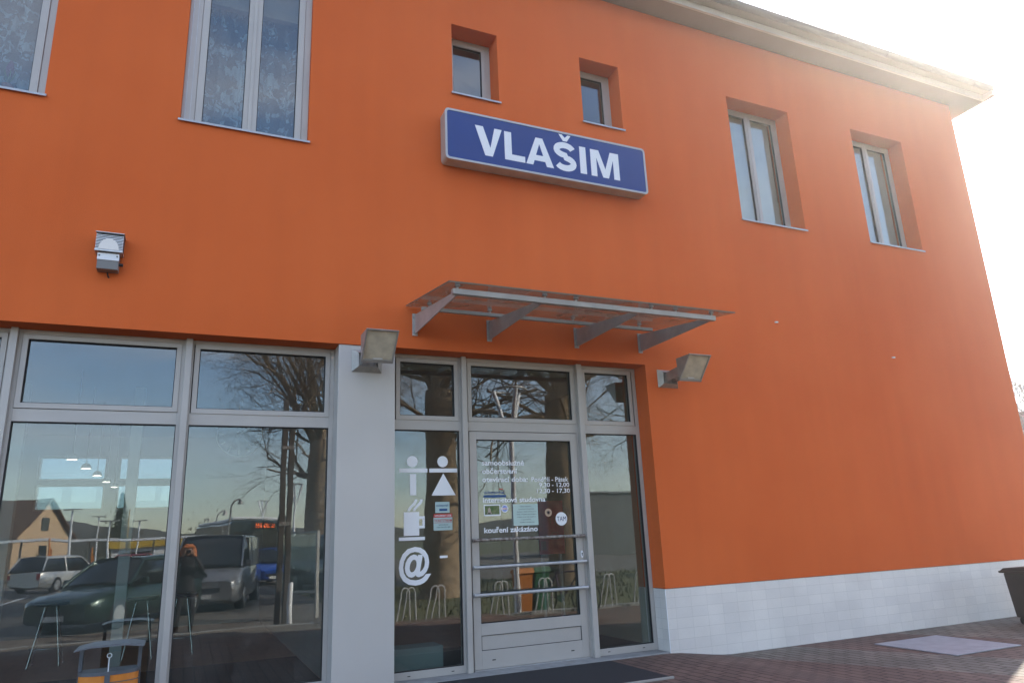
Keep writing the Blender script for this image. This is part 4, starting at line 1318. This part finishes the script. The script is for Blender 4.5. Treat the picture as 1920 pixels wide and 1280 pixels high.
TROOF = mat("brown_roof",(0.115,0.07,0.045),0.85,var=0.2,vscale=3)
BEIGE = mat("beige_render",(0.52,0.36,0.22),0.9,var=0.05,vscale=2)
house("gabled_house", "beige gabled house with a brown roof mirrored in the leftmost large pane", -14.6,-61.8,10,7.6,2.9,5.7,BEIGE,TROOF,rz=R(21))
house("red_roofed_house", "low house with dark red roof just beyond the right end of the station", 41,13,14,9,3.9,6.8,mat("grey_render",(0.35,0.33,0.3),0.9),mat("red_roof",(0.14,0.035,0.03),0.8,var=0.2,vscale=3),rz=R(90))
fb = empty("flat_roofed_building", "low flat roofed building with a pale yellow end wall mirrored right of the door", "building", (31.9,-41,-0.12))
a = MB(); a.box(-6,-1.9,-4,4,0,4.2); a.build("wall", mat("grey_wall",(0.16,0.16,0.15),0.9), fb)
a = MB(); a.box(-1.9,6,-4,4.02,2.75,4.25); a.build("upper_wall", mat("yellow_wall",(0.50,0.44,0.28),0.9), fb)
a = MB(); a.box(-1.9,6,-4,3.9,0,2.75); a.build("shop_wall", mat("dark_wall",(0.07,0.065,0.06),0.9), fb)
a = MB(); a.box(-6.1,6.1,-4.1,4.1,4.25,4.38); a.build("roof", CONC, fb)
pc = empty("platform_canopy", "long low white platform canopy on thin posts mirrored in the leftmost large pane", "canopy", (-9,-47,-0.12))
a = MB(); a.box(-16,12,-1.5,1.5,2.35,2.50); a.build("roof", SIGNW, pc)
for k in range(8):
    a = MB(); a.tube([(-15+3.7*k,0,0),(-15+3.7*k,0,2.35)], 0.06, 8); a.build("post", STEEL, pc)
yb = empty("yellow_kiosk", "yellow kiosk mirrored beside the mullion of the leftmost large pane", "kiosk", (-2.4,-52,-0.12))
a = MB(); a.box(-2.2,2.2,-1.5,1.5,0,1.9); a.build("wall", SIGNW, yb)
a = MB(); a.box(-2.4,2.4,-1.7,1.7,1.9,2.5); a.build("fascia", mat("kiosk_yellow",(0.60,0.38,0.03),0.6), yb)
a = MB(); a.box(-1.4,0.4,1.5,1.54,0.7,1.6); a.build("window", CARGL, yb)

# ================================================================== VEHICLES
def loft(mb, secs, mi=0):
    """secs: list of lists of points (closed rings)"""
    n = len(secs[0]); vs = sum(secs, [])
    fs = [(i*n+k, i*n+(k+1)%n, (i+1)*n+(k+1)%n, (i+1)*n+k) for i in range(len(secs)-1) for k in range(n)]
    mb.add(vs, fs, mi, True)
    mb.add(secs[0], [tuple(range(n))[::-1]], mi); mb.add(secs[-1], [tuple(range(n))], mi)
def ring_sec(x, hw, z0, z1, pinch=0.88):
    """cross-section at length x: rocker, bulging side, shoulder, top"""
    zm = z0+(z1-z0)*0.55
    pts = [(hw*0.86,z0),(hw,z0+0.10*(z1-z0)),(hw,zm),(hw*0.97,z0+(z1-z0)*0.86),(hw*pinch,z1),(hw*0.4,z1+0.015)]
    full = pts+[(-a_,b_) for a_,b_ in reversed(pts)]
    return [(x,a_,b_) for a_,b_ in full]
def vehicle(name, label, cat, loc, rz, paint, L, W, H, belt, hood_x, ws_x, roof_f, roof_r, rear_x, wheelr=0.32, wb=(0.18,0.80), van=False, glass_rear=True):
    """front at +x; lengths as fractions of L measured from the front"""
    v = empty(name, label, cat, loc, rz)
    def X(f): return L/2-f*L
    a = MB()
    zb = 0.20
    S = [ring_sec(X(0.0),W*0.40,zb+0.08,belt*0.66), ring_sec(X(0.02),W*0.46,zb,belt*0.74), ring_sec(X(0.10),W*0.5,zb,belt*0.86),
         ring_sec(X(hood_x),W*0.5,zb,belt*0.98), ring_sec(X(0.5),W*0.5,zb,belt), ring_sec(X(0.85),W*0.5,zb,belt*1.02),
         ring_sec(X(0.97),W*0.47,zb,belt*(1.0 if glass_rear else 0.98)), ring_sec(X(1.0),W*0.43,zb+0.08,belt*0.93)]
    loft(a, S)
    body = a.build("body", paint, v)
    # greenhouse
    def gsec(x, hwb, zb_, hwt, zt):
        pts = [(hwb,zb_),(hwt,zt-0.05),(hwt*0.9,zt),(0.3*hwt,zt+0.02)]
        full = pts+[(-p_,q_) for p_,q_ in reversed(pts)]
        return [(x,p_,q_) for p_,q_ in full]
    a = MB()
    hb = W*0.47; ht = W*(0.42 if van else 0.37)
    bt_ = belt-0.03
    def sl2(x0f, z0, x1f, z1, n=4):
        return [(x0f+(x1f-x0f)*k/n, z0+(z1-z0)*k/n) for k in range(n+1)]
    secs = []
    for xf, zt in sl2(ws_x, bt_+0.06, roof_f, H-0.02):
        tt = (zt-bt_)/(H-bt_); secs.append(gsec(X(xf), hb, bt_, hb+(ht-hb)*tt, zt))
    for xf, zt in sl2(roof_f, H, roof_r, H-0.01, 3)[1:]:
        secs.append(gsec(X(xf), hb, bt_, ht, zt))
    for xf, zt in sl2(roof_r, H-0.03, rear_x, bt_+0.10, 3)[1:]:
        tt = (zt-bt_)/(H-bt_); secs.append(gsec(X(xf), hb, bt_, hb+(ht-hb)*tt, zt))
    loft(a, secs)
    a.build("windows", CARGL, v)
    # roof skin and pillars
    a = MB()
    loft(a, [[(X(f_),s_*ht*k_,z_) for s_,k_,z_ in ((1,1.03,H-0.07),(1,0.9,H+0.012),(1,0.3,H+0.035),(-1,0.3,H+0.035),(-1,0.9,H+0.012),(-1,1.03,H-0.07))] for f_ in (roof_f,(roof_f+roof_r)/2,roof_r)])
    for s_ in (-1, 1):
        for (fa, za, fb_, zb2) in ((ws_x, bt_+0.02, roof_f, H-0.03), (rear_x, bt_+0.02, roof_r, H-0.03), ((roof_f+roof_r)/2, bt_, (roof_f+roof_r)/2, H-0.04)):
            a.tube([(X(fa), s_*(hb+0.005), za), (X(fb_), s_*(ht+0.008), zb2)], 0.035, 6)
        if van:
            a.add([(X(0.52),s_*(hb+0.012),bt_-0.05),(X(0.99),s_*(hb+0.012),bt_-0.05),(X(0.985),s_*(ht+0.03),H-0.06),(X(0.52),s_*(ht+0.03),H-0.06)], [(0,1,2,3)] if s_ < 0 else [(3,2,1,0)])
    a.build("roof", paint, v)
    for s_ in (-1, 1):
        for f_ in wb:
            wv_ = MB(); wv_.tube([(X(f_),s_*(W/2-0.20),wheelr),(X(f_),s_*(W/2-0.19),wheelr),(X(f_),s_*(W/2+0.0),wheelr),(X(f_),s_*(W/2+0.012),wheelr)], [wheelr*0.93,wheelr,wheelr,wheelr*0.92], 24)
            wo2 = wv_.build("wheel", TYRE, v)
            wv_ = MB(); wv_.tube([(X(f_),s_*(W/2+0.005),wheelr),(X(f_),s_*(W/2+0.02),wheelr)], [wheelr*0.62,wheelr*0.6], 16); wv_.build("rim", ALU2, wo2)
        a = MB(); a.M = Matrix.Translation((X(0.035), s_*W*0.34, belt*0.66)); frustum(a, 0.09, 0.15, 0.02, 0.12, -0.07, 0.08); a.M = None
        a.build("headlight", HEADL, v)
        a = MB(); a.box(X(0.995)-0.03, X(0.985)+0.02, s_*W*0.40-0.08, s_*W*0.40+0.05, belt*0.62, belt*0.88); a.build("tail_light", mat("tail_red",(0.45,0.02,0.02),0.3), v)
        a = MB(); a.box(X(ws_x+0.07)-0.06, X(ws_x+0.07)+0.06, s_*(W/2+0.10)-0.07, s_*(W/2+0.10)+0.07, belt, belt+0.14); a.build("wing_mirror", paint, v, bevel=0.02)
    a = MB(); a.box(X(0.0)-0.02, X(0.0)+0.015, -W*0.25, W*0.25, belt*0.42, belt*0.54); a.build("grille", DARK, v, bevel=0.01)
    a = MB(); a.box(X(0.0)+0.012, X(0.0)+0.03, -0.26, 0.26, belt*0.30, belt*0.30+0.11); a.build("number_plate", PLATE, v)
    return v
def paint(n, c): return mat(n, c, 0.3, 0.3, coat=0.8)
GZ = -0.118
vehicle("grey_van", "silver grey panel van parked behind the photographer, mirrored in the second large pane", "van", (1.0,-15.7,GZ), R(101), paint("paint_silver",(0.30,0.30,0.31)), 4.9,1.9,1.95,1.12,0.16,0.14,0.34,0.985,1.0,0.33,(0.19,0.81),van=True)
vehicle("blue_car", "small bright blue car mirrored beside the van", "car", (3.35,-27.5,GZ), R(78), paint("paint_blue",(0.02,0.10,0.48)), 3.9,1.68,1.45,0.88,0.25,0.24,0.42,0.82,0.98)
vehicle("green_car", "large dark green car mirrored low in the leftmost large pane", "car", (-1.15,-12.2,GZ), R(122), paint("paint_green",(0.014,0.040,0.030)), 4.5,1.75,1.46,0.90,0.27,0.26,0.42,0.80,0.95)
vehicle("white_car", "white estate car mirrored in the leftmost large pane", "car", (-5.2,-33,GZ), R(-60), paint("paint_white",(0.62,0.62,0.60)), 4.4,1.74,1.50,0.92,0.25,0.24,0.40,0.90,0.99)
vehicle("red_car", "red car parked by the yellow kiosk mirrored in the leftmost large pane", "car", (-2.3,-44,GZ), R(10), paint("paint_red",(0.35,0.015,0.04)), 4.0,1.7,1.45,0.88,0.25,0.24,0.42,0.82,0.97)
vehicle("dark_van", "dark grey van mirrored behind the glass information stand", "van", (5.3,-19.5,GZ), R(70), paint("paint_dark",(0.05,0.055,0.06)), 4.8,1.9,1.9,1.1,0.16,0.14,0.32,0.985,1.0,0.33,(0.19,0.81),van=True)
bs = empty("bus", "dark fronted bus with an orange number display mirrored behind the blue car", "bus", (2.75,-39,GZ), R(82))
BUSP = paint("paint_bus",(0.03,0.05,0.05))
a = MB(); a.box(-5.5,5.5,-1.25,1.25,0.35,2.95); a.build("body", BUSP, bs, bevel=0.12)
a = MB(); a.box(-5.3,5.3,-1.2,1.2,2.96,3.12); a.build("roof", SIGNW, bs, bevel=0.05)
a = MB(); a.box(5.48,5.53,-1.12,1.12,1.1,2.4); a.build("windscreen", CARGL, bs)
a = MB(); a.box(5.50,5.54,-0.95,0.1,2.52,2.80); a.build("display_box", DARK, bs)
DISP = mat("amber_display",(1.0,0.16,0.03),0.5,emis=2.0)
a = MB()
rnd = random.Random(3)
for r_ in range(5):
    for c in range(16):
        if rnd.random() < 0.6: a.box(5.541,5.546,-0.9+0.058*c,-0.86+0.058*c,2.56+0.042*r_,2.59+0.042*r_)
a.build("number_display", DISP, bs)
for s_ in (-1,1):
    a = MB(); a.box(-5.0,4.8,s_*1.25-0.02,s_*1.25+0.02,1.2,2.3); a.build("side_windows", CARGL, bs)
    for x in (-3.2,3.0):
        a = MB(); a.disc((x,s_*1.12,0.48), 0.48, 'y', 0.3, 20); a.build("wheel", TYRE, bs)
    a = MB(); a.box(5.48,5.54,s_*0.95-0.15,s_*0.95+0.15,0.6,0.78); a.build("headlight", HEADL, bs)

# ================================================================== STREET FURNITURE behind the camera
def ylamp(label, x, y, k=1.0, rz=0.0):
    l = empty("forked_street_lamp", label, "street lamp", (x,y,-0.0 if y > -7 else -0.12), rz, "forked street lamps of the forecourt")
    a = MB(); a.tube([(0,0,0),(0,0,3.6*k)], [0.06*k,0.05*k], 14); a.tube([(0,0,0),(0,0,0.5*k)], 0.075*k, 14); a.build("pole", SIGNW if k == 1 else STEEL, l)
    for q in range(3):
        an = R(90+120*q)
        a = MB(); a.tube([(0,0,3.45*k),(0.10*k*math.cos(an),0.10*k*math.sin(an),3.65*k),(0.34*k*math.cos(an),0.34*k*math.sin(an),4.45*k)], [0.035*k,0.04*k,0.05*k], 8); a.build("arm", SIGNW if k == 1 else STEEL, l)
    a = MB(); a.tube([(0.36*k*math.cos(q/12*6.2832),0.36*k*math.sin(q/12*6.2832),4.47*k) for q in range(13)], 0.022*k, 6, cap=False); a.build("lamp_ring", STEEL, l)
    return l
ylamp("white forked street lamp mirrored in the middle of the entrance door", 6.10, -5.52)
ylamp("forked street lamp mirrored above the bus roof, right of its twin", 4.9, -29, 1.0, 0.4)
ylamp("small forked street lamp mirrored above the left part of the bus roof", 4.6, -42, 1.0, 0.2)
def glamp(label, x, y, H=4.2):
    l = empty("gooseneck_street_lamp", label, "street lamp", (x,y,-0.12), 0, "street lamps along the far road")
    a = MB(); pts = [(0,0,0),(0,0,H*0.8)]+[(0.35-0.35*math.cos(R(15*q)),0,H*0.8+0.5*math.sin(R(15*q))) for q in range(1,8)]
    a.tube(pts, 0.045, 8); a.build("pole", STEEL, l)
    a = MB(); a.tube([(pts[-1][0],0,pts[-1][2]),(pts[-1][0],0,pts[-1][2]-0.25)], [0.06,0.16], 12); a.build("lamp_head", STEEL, l)
glamp("tallest curved street lamp mirrored in the second large pane", 2.0, -30, 4.2)
glamp("middle curved street lamp of three mirrored in the second large pane", 2.0, -44, 4.3)
glamp("farthest curved street lamp of three mirrored in the second large pane", 1.5, -60, 4.5)
def tlamp(label, x, y, H):
    l = empty("mast_lamp", label, "street lamp", (x,y,-0.12), 0.2, "mast lamps of the car park")
    a = MB(); a.tube([(0,0,0),(0,0,H)], [0.07,0.045], 8); a.build("pole", SIGNW, l)
    a = MB(); a.box(-0.45,0.45,-0.12,0.12,H,H+0.06); a.build("lamp_head", STEEL, l)
tlamp("white car park lamp mirrored beside the gable of the beige house", -5.3, -36, 3.8)
tlamp("white car park lamp mirrored left of the conifer", -3.6, -36, 3.2)
tlamp("white car park lamp mirrored just right of the conifer", -2.9, -50, 3.6)
tlamp("faint pale lamp post mirrored far behind the white car", -5.9, -55, 4.2)
for (x, y, hh, lab) in ((-6.3,-37,1.9,"orange flag pole mirrored above the white car"),(-4.0,-33,1.5,"orange flag pole mirrored right of the white car"),(-3.3,-46,3.4,"tall ochre pole mirrored before the conifer")):
    fl = empty("banner_pole", lab, "pole", (x,y,-0.12))
    a = MB(); a.tube([(0,0,0),(0,0,hh*1.25)], 0.035, 8); a.build("pole", ORB if hh < 3 else mat("ochre_pole",(0.40,0.24,0.06),0.6), fl)
    if hh < 3:
        a = MB(); a.prism([(0.02,0.4),(0.28,0.35),(0.10,hh),(0.02,hh)], -0.01, 0.01, 'y'); a.build("banner", ORB, fl)
ob = empty("orange_post_box", "squat orange box mirrored at the left edge of the picture", "box", (-4.6,-16,-0.12))
a = MB(); a.box(-0.2,0.2,-0.15,0.15,0.25,0.8); a.build("body", ORB, ob, bevel=0.03)
a = MB(); a.tube([(0,0,0),(0,0,0.26)], 0.04, 8); a.build("post", STEEL, ob)
tp = empty("twin_timber_mast", "tall dark mast of two posts mirrored in the second large pane", "mast", (1.90,-7.95,-0.12))
MAST = mat("mast_brown",(0.10,0.085,0.07),0.7,var=0.2,vscale=4)
for x in (-0.05, 0.10):
    a = MB(); a.box(x-0.055,x+0.055,-0.06,0.06,-0.12,4.65-0.3*(x>0)); a.build("post", MAST, tp, bevel=0.01)
a = MB(); a.box(-0.10,0.15,-0.07,0.07,2.0,2.08); a.box(-0.10,0.15,-0.07,0.07,3.6,3.68); a.build("clamp", STEEL, tp)
bo = empty("white_bollard", "short pale bollard mirrored at the foot of the tall dark mast", "bollard", (2.06,-7.75,-0.12))
a = MB(); a.tube([(0,0,-0.02),(0,0,0.86),(0,0,0.89)], [0.055,0.055,0.03], 16); a.build("post", SIGNW, bo)
isn = empty("information_stand", "glazed information stand with a dark box on top mirrored near the grey pillar", "information stand", (2.45,-9.7,-0.12), R(60))
a = MB(); a.ring(-0.72,0.72,0.55,1.90,0.05,-0.04,0.04); a.build("frame", STEEL, isn, bevel=0.004)
a = MB(); a.box(-0.67,0.67,-0.006,0.006,0.60,1.85); a.build("pane", GLASS, isn)
for x in (-0.72, 0.68):
    a = MB(); a.box(x,x+0.05,-0.039,0.039,0.05,0.55); a.build("leg", STEEL, isn)
a = MB(); a.box(-0.70,-0.42,-0.10,0.10,1.90,2.30); a.build("top_box", mat("box_grey",(0.08,0.085,0.085),0.5), isn, bevel=0.02)
# bike racks: pairs of bent tubes on a low rail
def rack(label, x, y):
    r = empty("bike_rack", label, "bike rack", (x,y,0.0), 0, "bike racks along the kerb")
    for dx in (0.0, 0.11):
        a = MB()
        pts = [(dx-0.16,0.12,0.02),(dx-0.05,0.12,0.50)]+[(dx+0.03-0.08*math.cos(R(18*q)),0.12,0.56+0.10*math.sin(R(18*q))) for q in range(0,11)]+[(dx+0.12,0.12,0.02)]
        a.tube(pts, 0.011, 8); a.build("hoop", SIGNW, r)
    a = MB(); a.box(-0.25,0.32,0.10,0.14,0.0,0.03); a.build("foot_rail", STEEL, r)
    return r
r0 = rack("steel bike rack mirrored nearest the grey pillar", 3.72, -5.35)
for x, lab in ((4.28,"steel bike rack mirrored below the at sign"),(4.95,"steel bike rack mirrored left in the door glass"),(5.55,"steel bike rack mirrored beside the white lamp pole in the door"),(6.5,"steel bike rack mirrored before the orange bin"),(7.95,"steel bike rack mirrored left in the narrow right pane"),(8.75,"steel bike rack mirrored at the right edge of the narrow right pane")):
    copy_tree(r0, (x,-5.35,0), 0, lab)
# recycling bins
for x, m_, lab in ((6.42,mat("rec_orange",(0.55,0.18,0.02),0.5),"orange recycling bin mirrored in the door glass"),(6.80,mat("rec_green",(0.02,0.12,0.05),0.5),"green recycling bin mirrored in the door glass right of the orange one")):
    rb = empty("recycling_bin", lab, "recycling bin", (x,-5.95,-0.12))
    a = MB(); frustum(a, 0.14,0.14,0.17,0.17,0.06,0.86); a.build("body", m_, rb, bevel=0.02)
    a = MB(); a.prism([(-0.19,0.86),(0.19,0.86),(0.15,0.96),(-0.17,0.92)], -0.19,0.19,'x'); a.build("lid", m_, rb, bevel=0.01)
    for s_ in (-1,1):
        a = MB(); a.disc((s_*0.12,-0.14,0.06), 0.06, 'x', 0.03, 12); a.build("wheel", TYRE, rb)
# bicycle
by = empty("bicycle", "purple bicycle leaning at the racks mirrored low in the door glass", "bicycle", (7.35,-5.9,-0.12), R(60))
PUR = mat("bike_purple",(0.10,0.03,0.12),0.35)
for x in (-0.52,0.52):
    a = MB(); a.tube([(x+0.33*math.cos(q/28*6.2832),0,0.34+0.33*math.sin(q/28*6.2832)) for q in range(29)], 0.018, 6, cap=False); wb_ = a.build("wheel", TYRE, by)
    a = MB()
    for q in range(12): a.tube([(x,0,0.34),(x+0.32*math.cos(q/12*6.2832),0,0.34+0.32*math.sin(q/12*6.2832))], 0.0025, 4)
    a.disc((x,0,0.34),0.03,'y',0.08,10); a.build("spokes", ALU2, wb_)
a = MB()
for p_, q_ in (((-0.52,0,0.34),(-0.05,0,0.32)),((-0.05,0,0.32),(-0.2,0,0.82)),((-0.2,0,0.80),(0.33,0,0.86)),((0.35,0,0.80),(-0.05,0,0.32)),((-0.52,0,0.34),(-0.19,0,0.76)),((0.31,0,0.95),(0.40,0,0.62)),((0.40,0,0.62),(0.52,0,0.34))):
    a.tube([p_,q_], 0.017, 8)
a.build("frame", PUR, by)
a = MB(); a.tube([(0.30,-0.28,1.02),(0.34,-0.1,0.98),(0.31,0,0.96),(0.34,0.1,0.98),(0.30,0.28,1.02)], 0.013, 8); a.build("handlebar", ALU2, by)
a = MB(); a.tube([(-0.33,0,0.87),(-0.2,0,0.88),(-0.08,0,0.87)], [0.07,0.055,0.02], 10); a.build("saddle", DARK, by)
a = MB(); a.disc((-0.05,0.05,0.32),0.09,'y',0.008,18); a.tube([(-0.05,0.06,0.32),(0.05,0.08,0.20),(0.05,0.16,0.20)],0.01,6); a.build("crank", ALU2, by)

# ================================================================== THE PHOTOGRAPHER (seen only mirrored)
def skin_body(name, chain, m, parent, sub=1):
    """chain: dict joint -> (pos, radius, parent joint)"""
    names = list(chain)
    me = bpy.data.meshes.new(name)
    me.from_pydata([chain[k][0] for k in names], [(names.index(chain[k][2]), i) for i, k in enumerate(names) if chain[k][2]], [])
    o = bpy.data.objects.new(name, me); col.objects.link(o)
    sk = o.modifiers.new("skin", 'SKIN'); sk.use_smooth_shade = True
    for i, k in enumerate(names):
        r_ = chain[k][1]
        me.skin_vertices[0].data[i].radius = (r_, r_) if not isinstance(r_, tuple) else r_
    me.skin_vertices[0].data[0].use_root = True
    ss = o.modifiers.new("sub", 'SUBSURF'); ss.levels = sub; ss.render_levels = sub
    me.materials.append(m)
    if parent: o.parent = parent
    return o
SK = mat("skin",(0.50,0.29,0.20),0.6)
JK = mat("dark_jacket",(0.018,0.016,0.02),0.8,bump=0.3,bscale=40)
ph = empty("person", "photographer with reddish hair in a dark jacket holding a camera, mirrored in the glass", "person", (0.12,-7.86,-0.118))
ch = {'pelvis': ((0,0,0.92),(0.155,0.115),None), 'waist': ((0,0,1.05),(0.135,0.10),'pelvis'), 'chest': ((0,0.0,1.28),(0.165,0.115),'waist'), 'neck0': ((0,0.0,1.42),(0.07,0.07),'chest'),
      'neck': ((0,0.01,1.49),(0.052,0.052),'neck0')}
for s_, n_ in ((-1,'l'),(1,'r')):
    ch['sh'+n_] = ((s_*0.175,0.0,1.39),0.062,'neck0'); ch['el'+n_] = ((s_*0.27,0.10,1.18),0.048,'sh'+n_); ch['wr'+n_] = ((s_*0.105,0.245,1.47),0.031,'el'+n_)
    ch['hip'+n_] = ((s_*0.10,0,0.86),0.098,'pelvis'); ch['kn'+n_] = ((s_*0.115,0.02,0.48),0.062,'hip'+n_); ch['an'+n_] = ((s_*0.12,-0.01,0.09),0.042,'kn'+n_); ch['to'+n_] = ((s_*0.135,0.16,0.045),0.036,'an'+n_)
skin_body("body", ch, JK, ph, 2)
hd = bmesh.new(); bmesh.ops.create_uvsphere(hd, u_segments=24, v_segments=16, radius=1)
for v in hd.verts:
    x,y,z = v.co
    sx, sy, sz = 0.074, 0.095, 0.115
    if z < 0: sx *= (1+0.32*z); sy *= (1+0.12*z)
    yy = y*sy
    if y > 0.75 and abs(x) < 0.25 and -0.3 < z < 0.15: yy += 0.018
    if y > 0.6 and 0.1 < z < 0.35 and 0.2 < abs(x) < 0.6: yy -= 0.008
    v.co = (x*sx, yy+0.03, z*sz+1.575)
me = bpy.data.meshes.new("head"); hd.to_mesh(me); hd.free(); me.materials.append(SK)
for p_ in me.polygons: p_.use_smooth = True
ho = bpy.data.objects.new("head", me); col.objects.link(ho); ho.parent = ph
for s_ in (-1,1):
    a = MB(); a.disc((s_*0.030,0.118,1.590),0.012,'y',0.010,10); a.build("eye", SIGNW, ho)
    a = MB(); a.tube([(s_*0.074,0.03,1.60),(s_*0.084,0.02,1.58),(s_*0.076,0.028,1.55)],[0.008,0.014,0.008],8); a.build("ear", SK, ho)
a = MB(); a.tube([(-0.024,0.118,1.520),(0,0.124,1.517),(0.024,0.118,1.520)],[0.003,0.007,0.003],6); a.build("mouth", mat("lips",(0.35,0.10,0.09),0.5), ho)
# hair: shoulder-length strands
a = MB(); rnd = random.Random(8)
for k in range(420):
    q = rnd.uniform(math.pi*0.80, math.pi*2.20) if k % 4 else rnd.uniform(0, 6.283)
    st_ = Vector((0.02*math.cos(q), 0.02*math.sin(q)+0.015, 1.695+rnd.uniform(-.005,.006)))
    rx = 0.088+rnd.uniform(0,.03)
    midp = Vector((rx*math.cos(q), 0.108*math.sin(q)+0.015, 1.63+rnd.uniform(-.02,.02)))
    low = rnd.uniform(1.38,1.50) if math.sin(q) < 0.45 else 1.64
    endp = Vector((rx*1.2*math.cos(q)+rnd.gauss(0,.012), 0.12*math.sin(q)+rnd.gauss(0,.012), low))
    a.tube([st_, (st_+midp)/2+Vector((0.0,0,0.022)), midp, (midp+endp)/2+Vector((rnd.gauss(0,.012),rnd.gauss(0,.012),0)), endp], [0.008,0.010,0.010,0.009,0.003], 5)
a.build("hair", mat("red_hair",(0.60,0.20,0.06),0.5,var=0.3,vscale=20), ph)
# hands closing on the camera body
for s_, n_ in ((-1,'l'),(1,'r')):
    palm = {'w': ((s_*0.105,0.245,1.47),0.024,None), 'p': ((s_*0.085,0.275,1.515),(0.026,0.017),'w'), 'k': ((s_*0.078,0.295,1.555),(0.024,0.014),'p')}
    hnd = skin_body("hand", palm, SK, ph, 1)
    for i in range(4):
        z = 1.575-0.019*i
        L3 = (0.92,1.0,0.94,0.8)[i]
        fch = {'a': ((s_*0.078,0.297,z-0.004),0.0095,None), 'b': ((s_*0.074,0.297+0.026*L3,z+0.002),0.0088,'a'), 'c': ((s_*0.056,0.297+0.036*L3,z+0.003),0.0080,'b'), 'd': ((s_*0.040,0.297+0.036*L3,z),0.0070,'c')}
        skin_body("finger", fch, SK, hnd, 1)
    tch = {'a': ((s_*0.084,0.270,1.520),0.011,None), 'b': ((s_*0.060,0.268,1.530),0.010,'a'), 'c': ((s_*0.038,0.270,1.538),0.008,'b')}
    skin_body("thumb", tch, SK, hnd, 1)
pcam = empty("camera_body", "small black camera held up in the photographer's hands, mirrored in the glass", "camera", (0.12,-7.575,1.435))
a = MB(); a.box(-0.064,0.064,-0.018,0.018,-0.036,0.036); a.build("body", DARK, pcam, bevel=0.005)
a = MB(); a.tube([(0,0.018,0),(0,0.046,0)],[0.029,0.027],20); a.build("lens", mat("lens_black",(0.01,0.01,0.012),0.15), pcam)

# ================================================================== added air volume standing in for lens glare
hz = MB(); hz.box(-100, 140, -110, 110, -2.5, 26)
HZ = bpy.data.materials.new("lens_glare_veil"); HZ.use_nodes = True
t = HZ.node_tree; t.nodes.clear()
o = t.nodes.new("ShaderNodeOutputMaterial"); pv = t.nodes.new("ShaderNodeVolumePrincipled")
pv.inputs['Color'].default_value = (1.0, 0.95, 0.90, 1); pv.inputs['Density'].default_value = 0.0018; pv.inputs['Anisotropy'].default_value = 0.80
t.links.new(pv.outputs[0], o.inputs['Volume'])
struct(hz.build("lens_glare_veil", HZ), 'stuff')
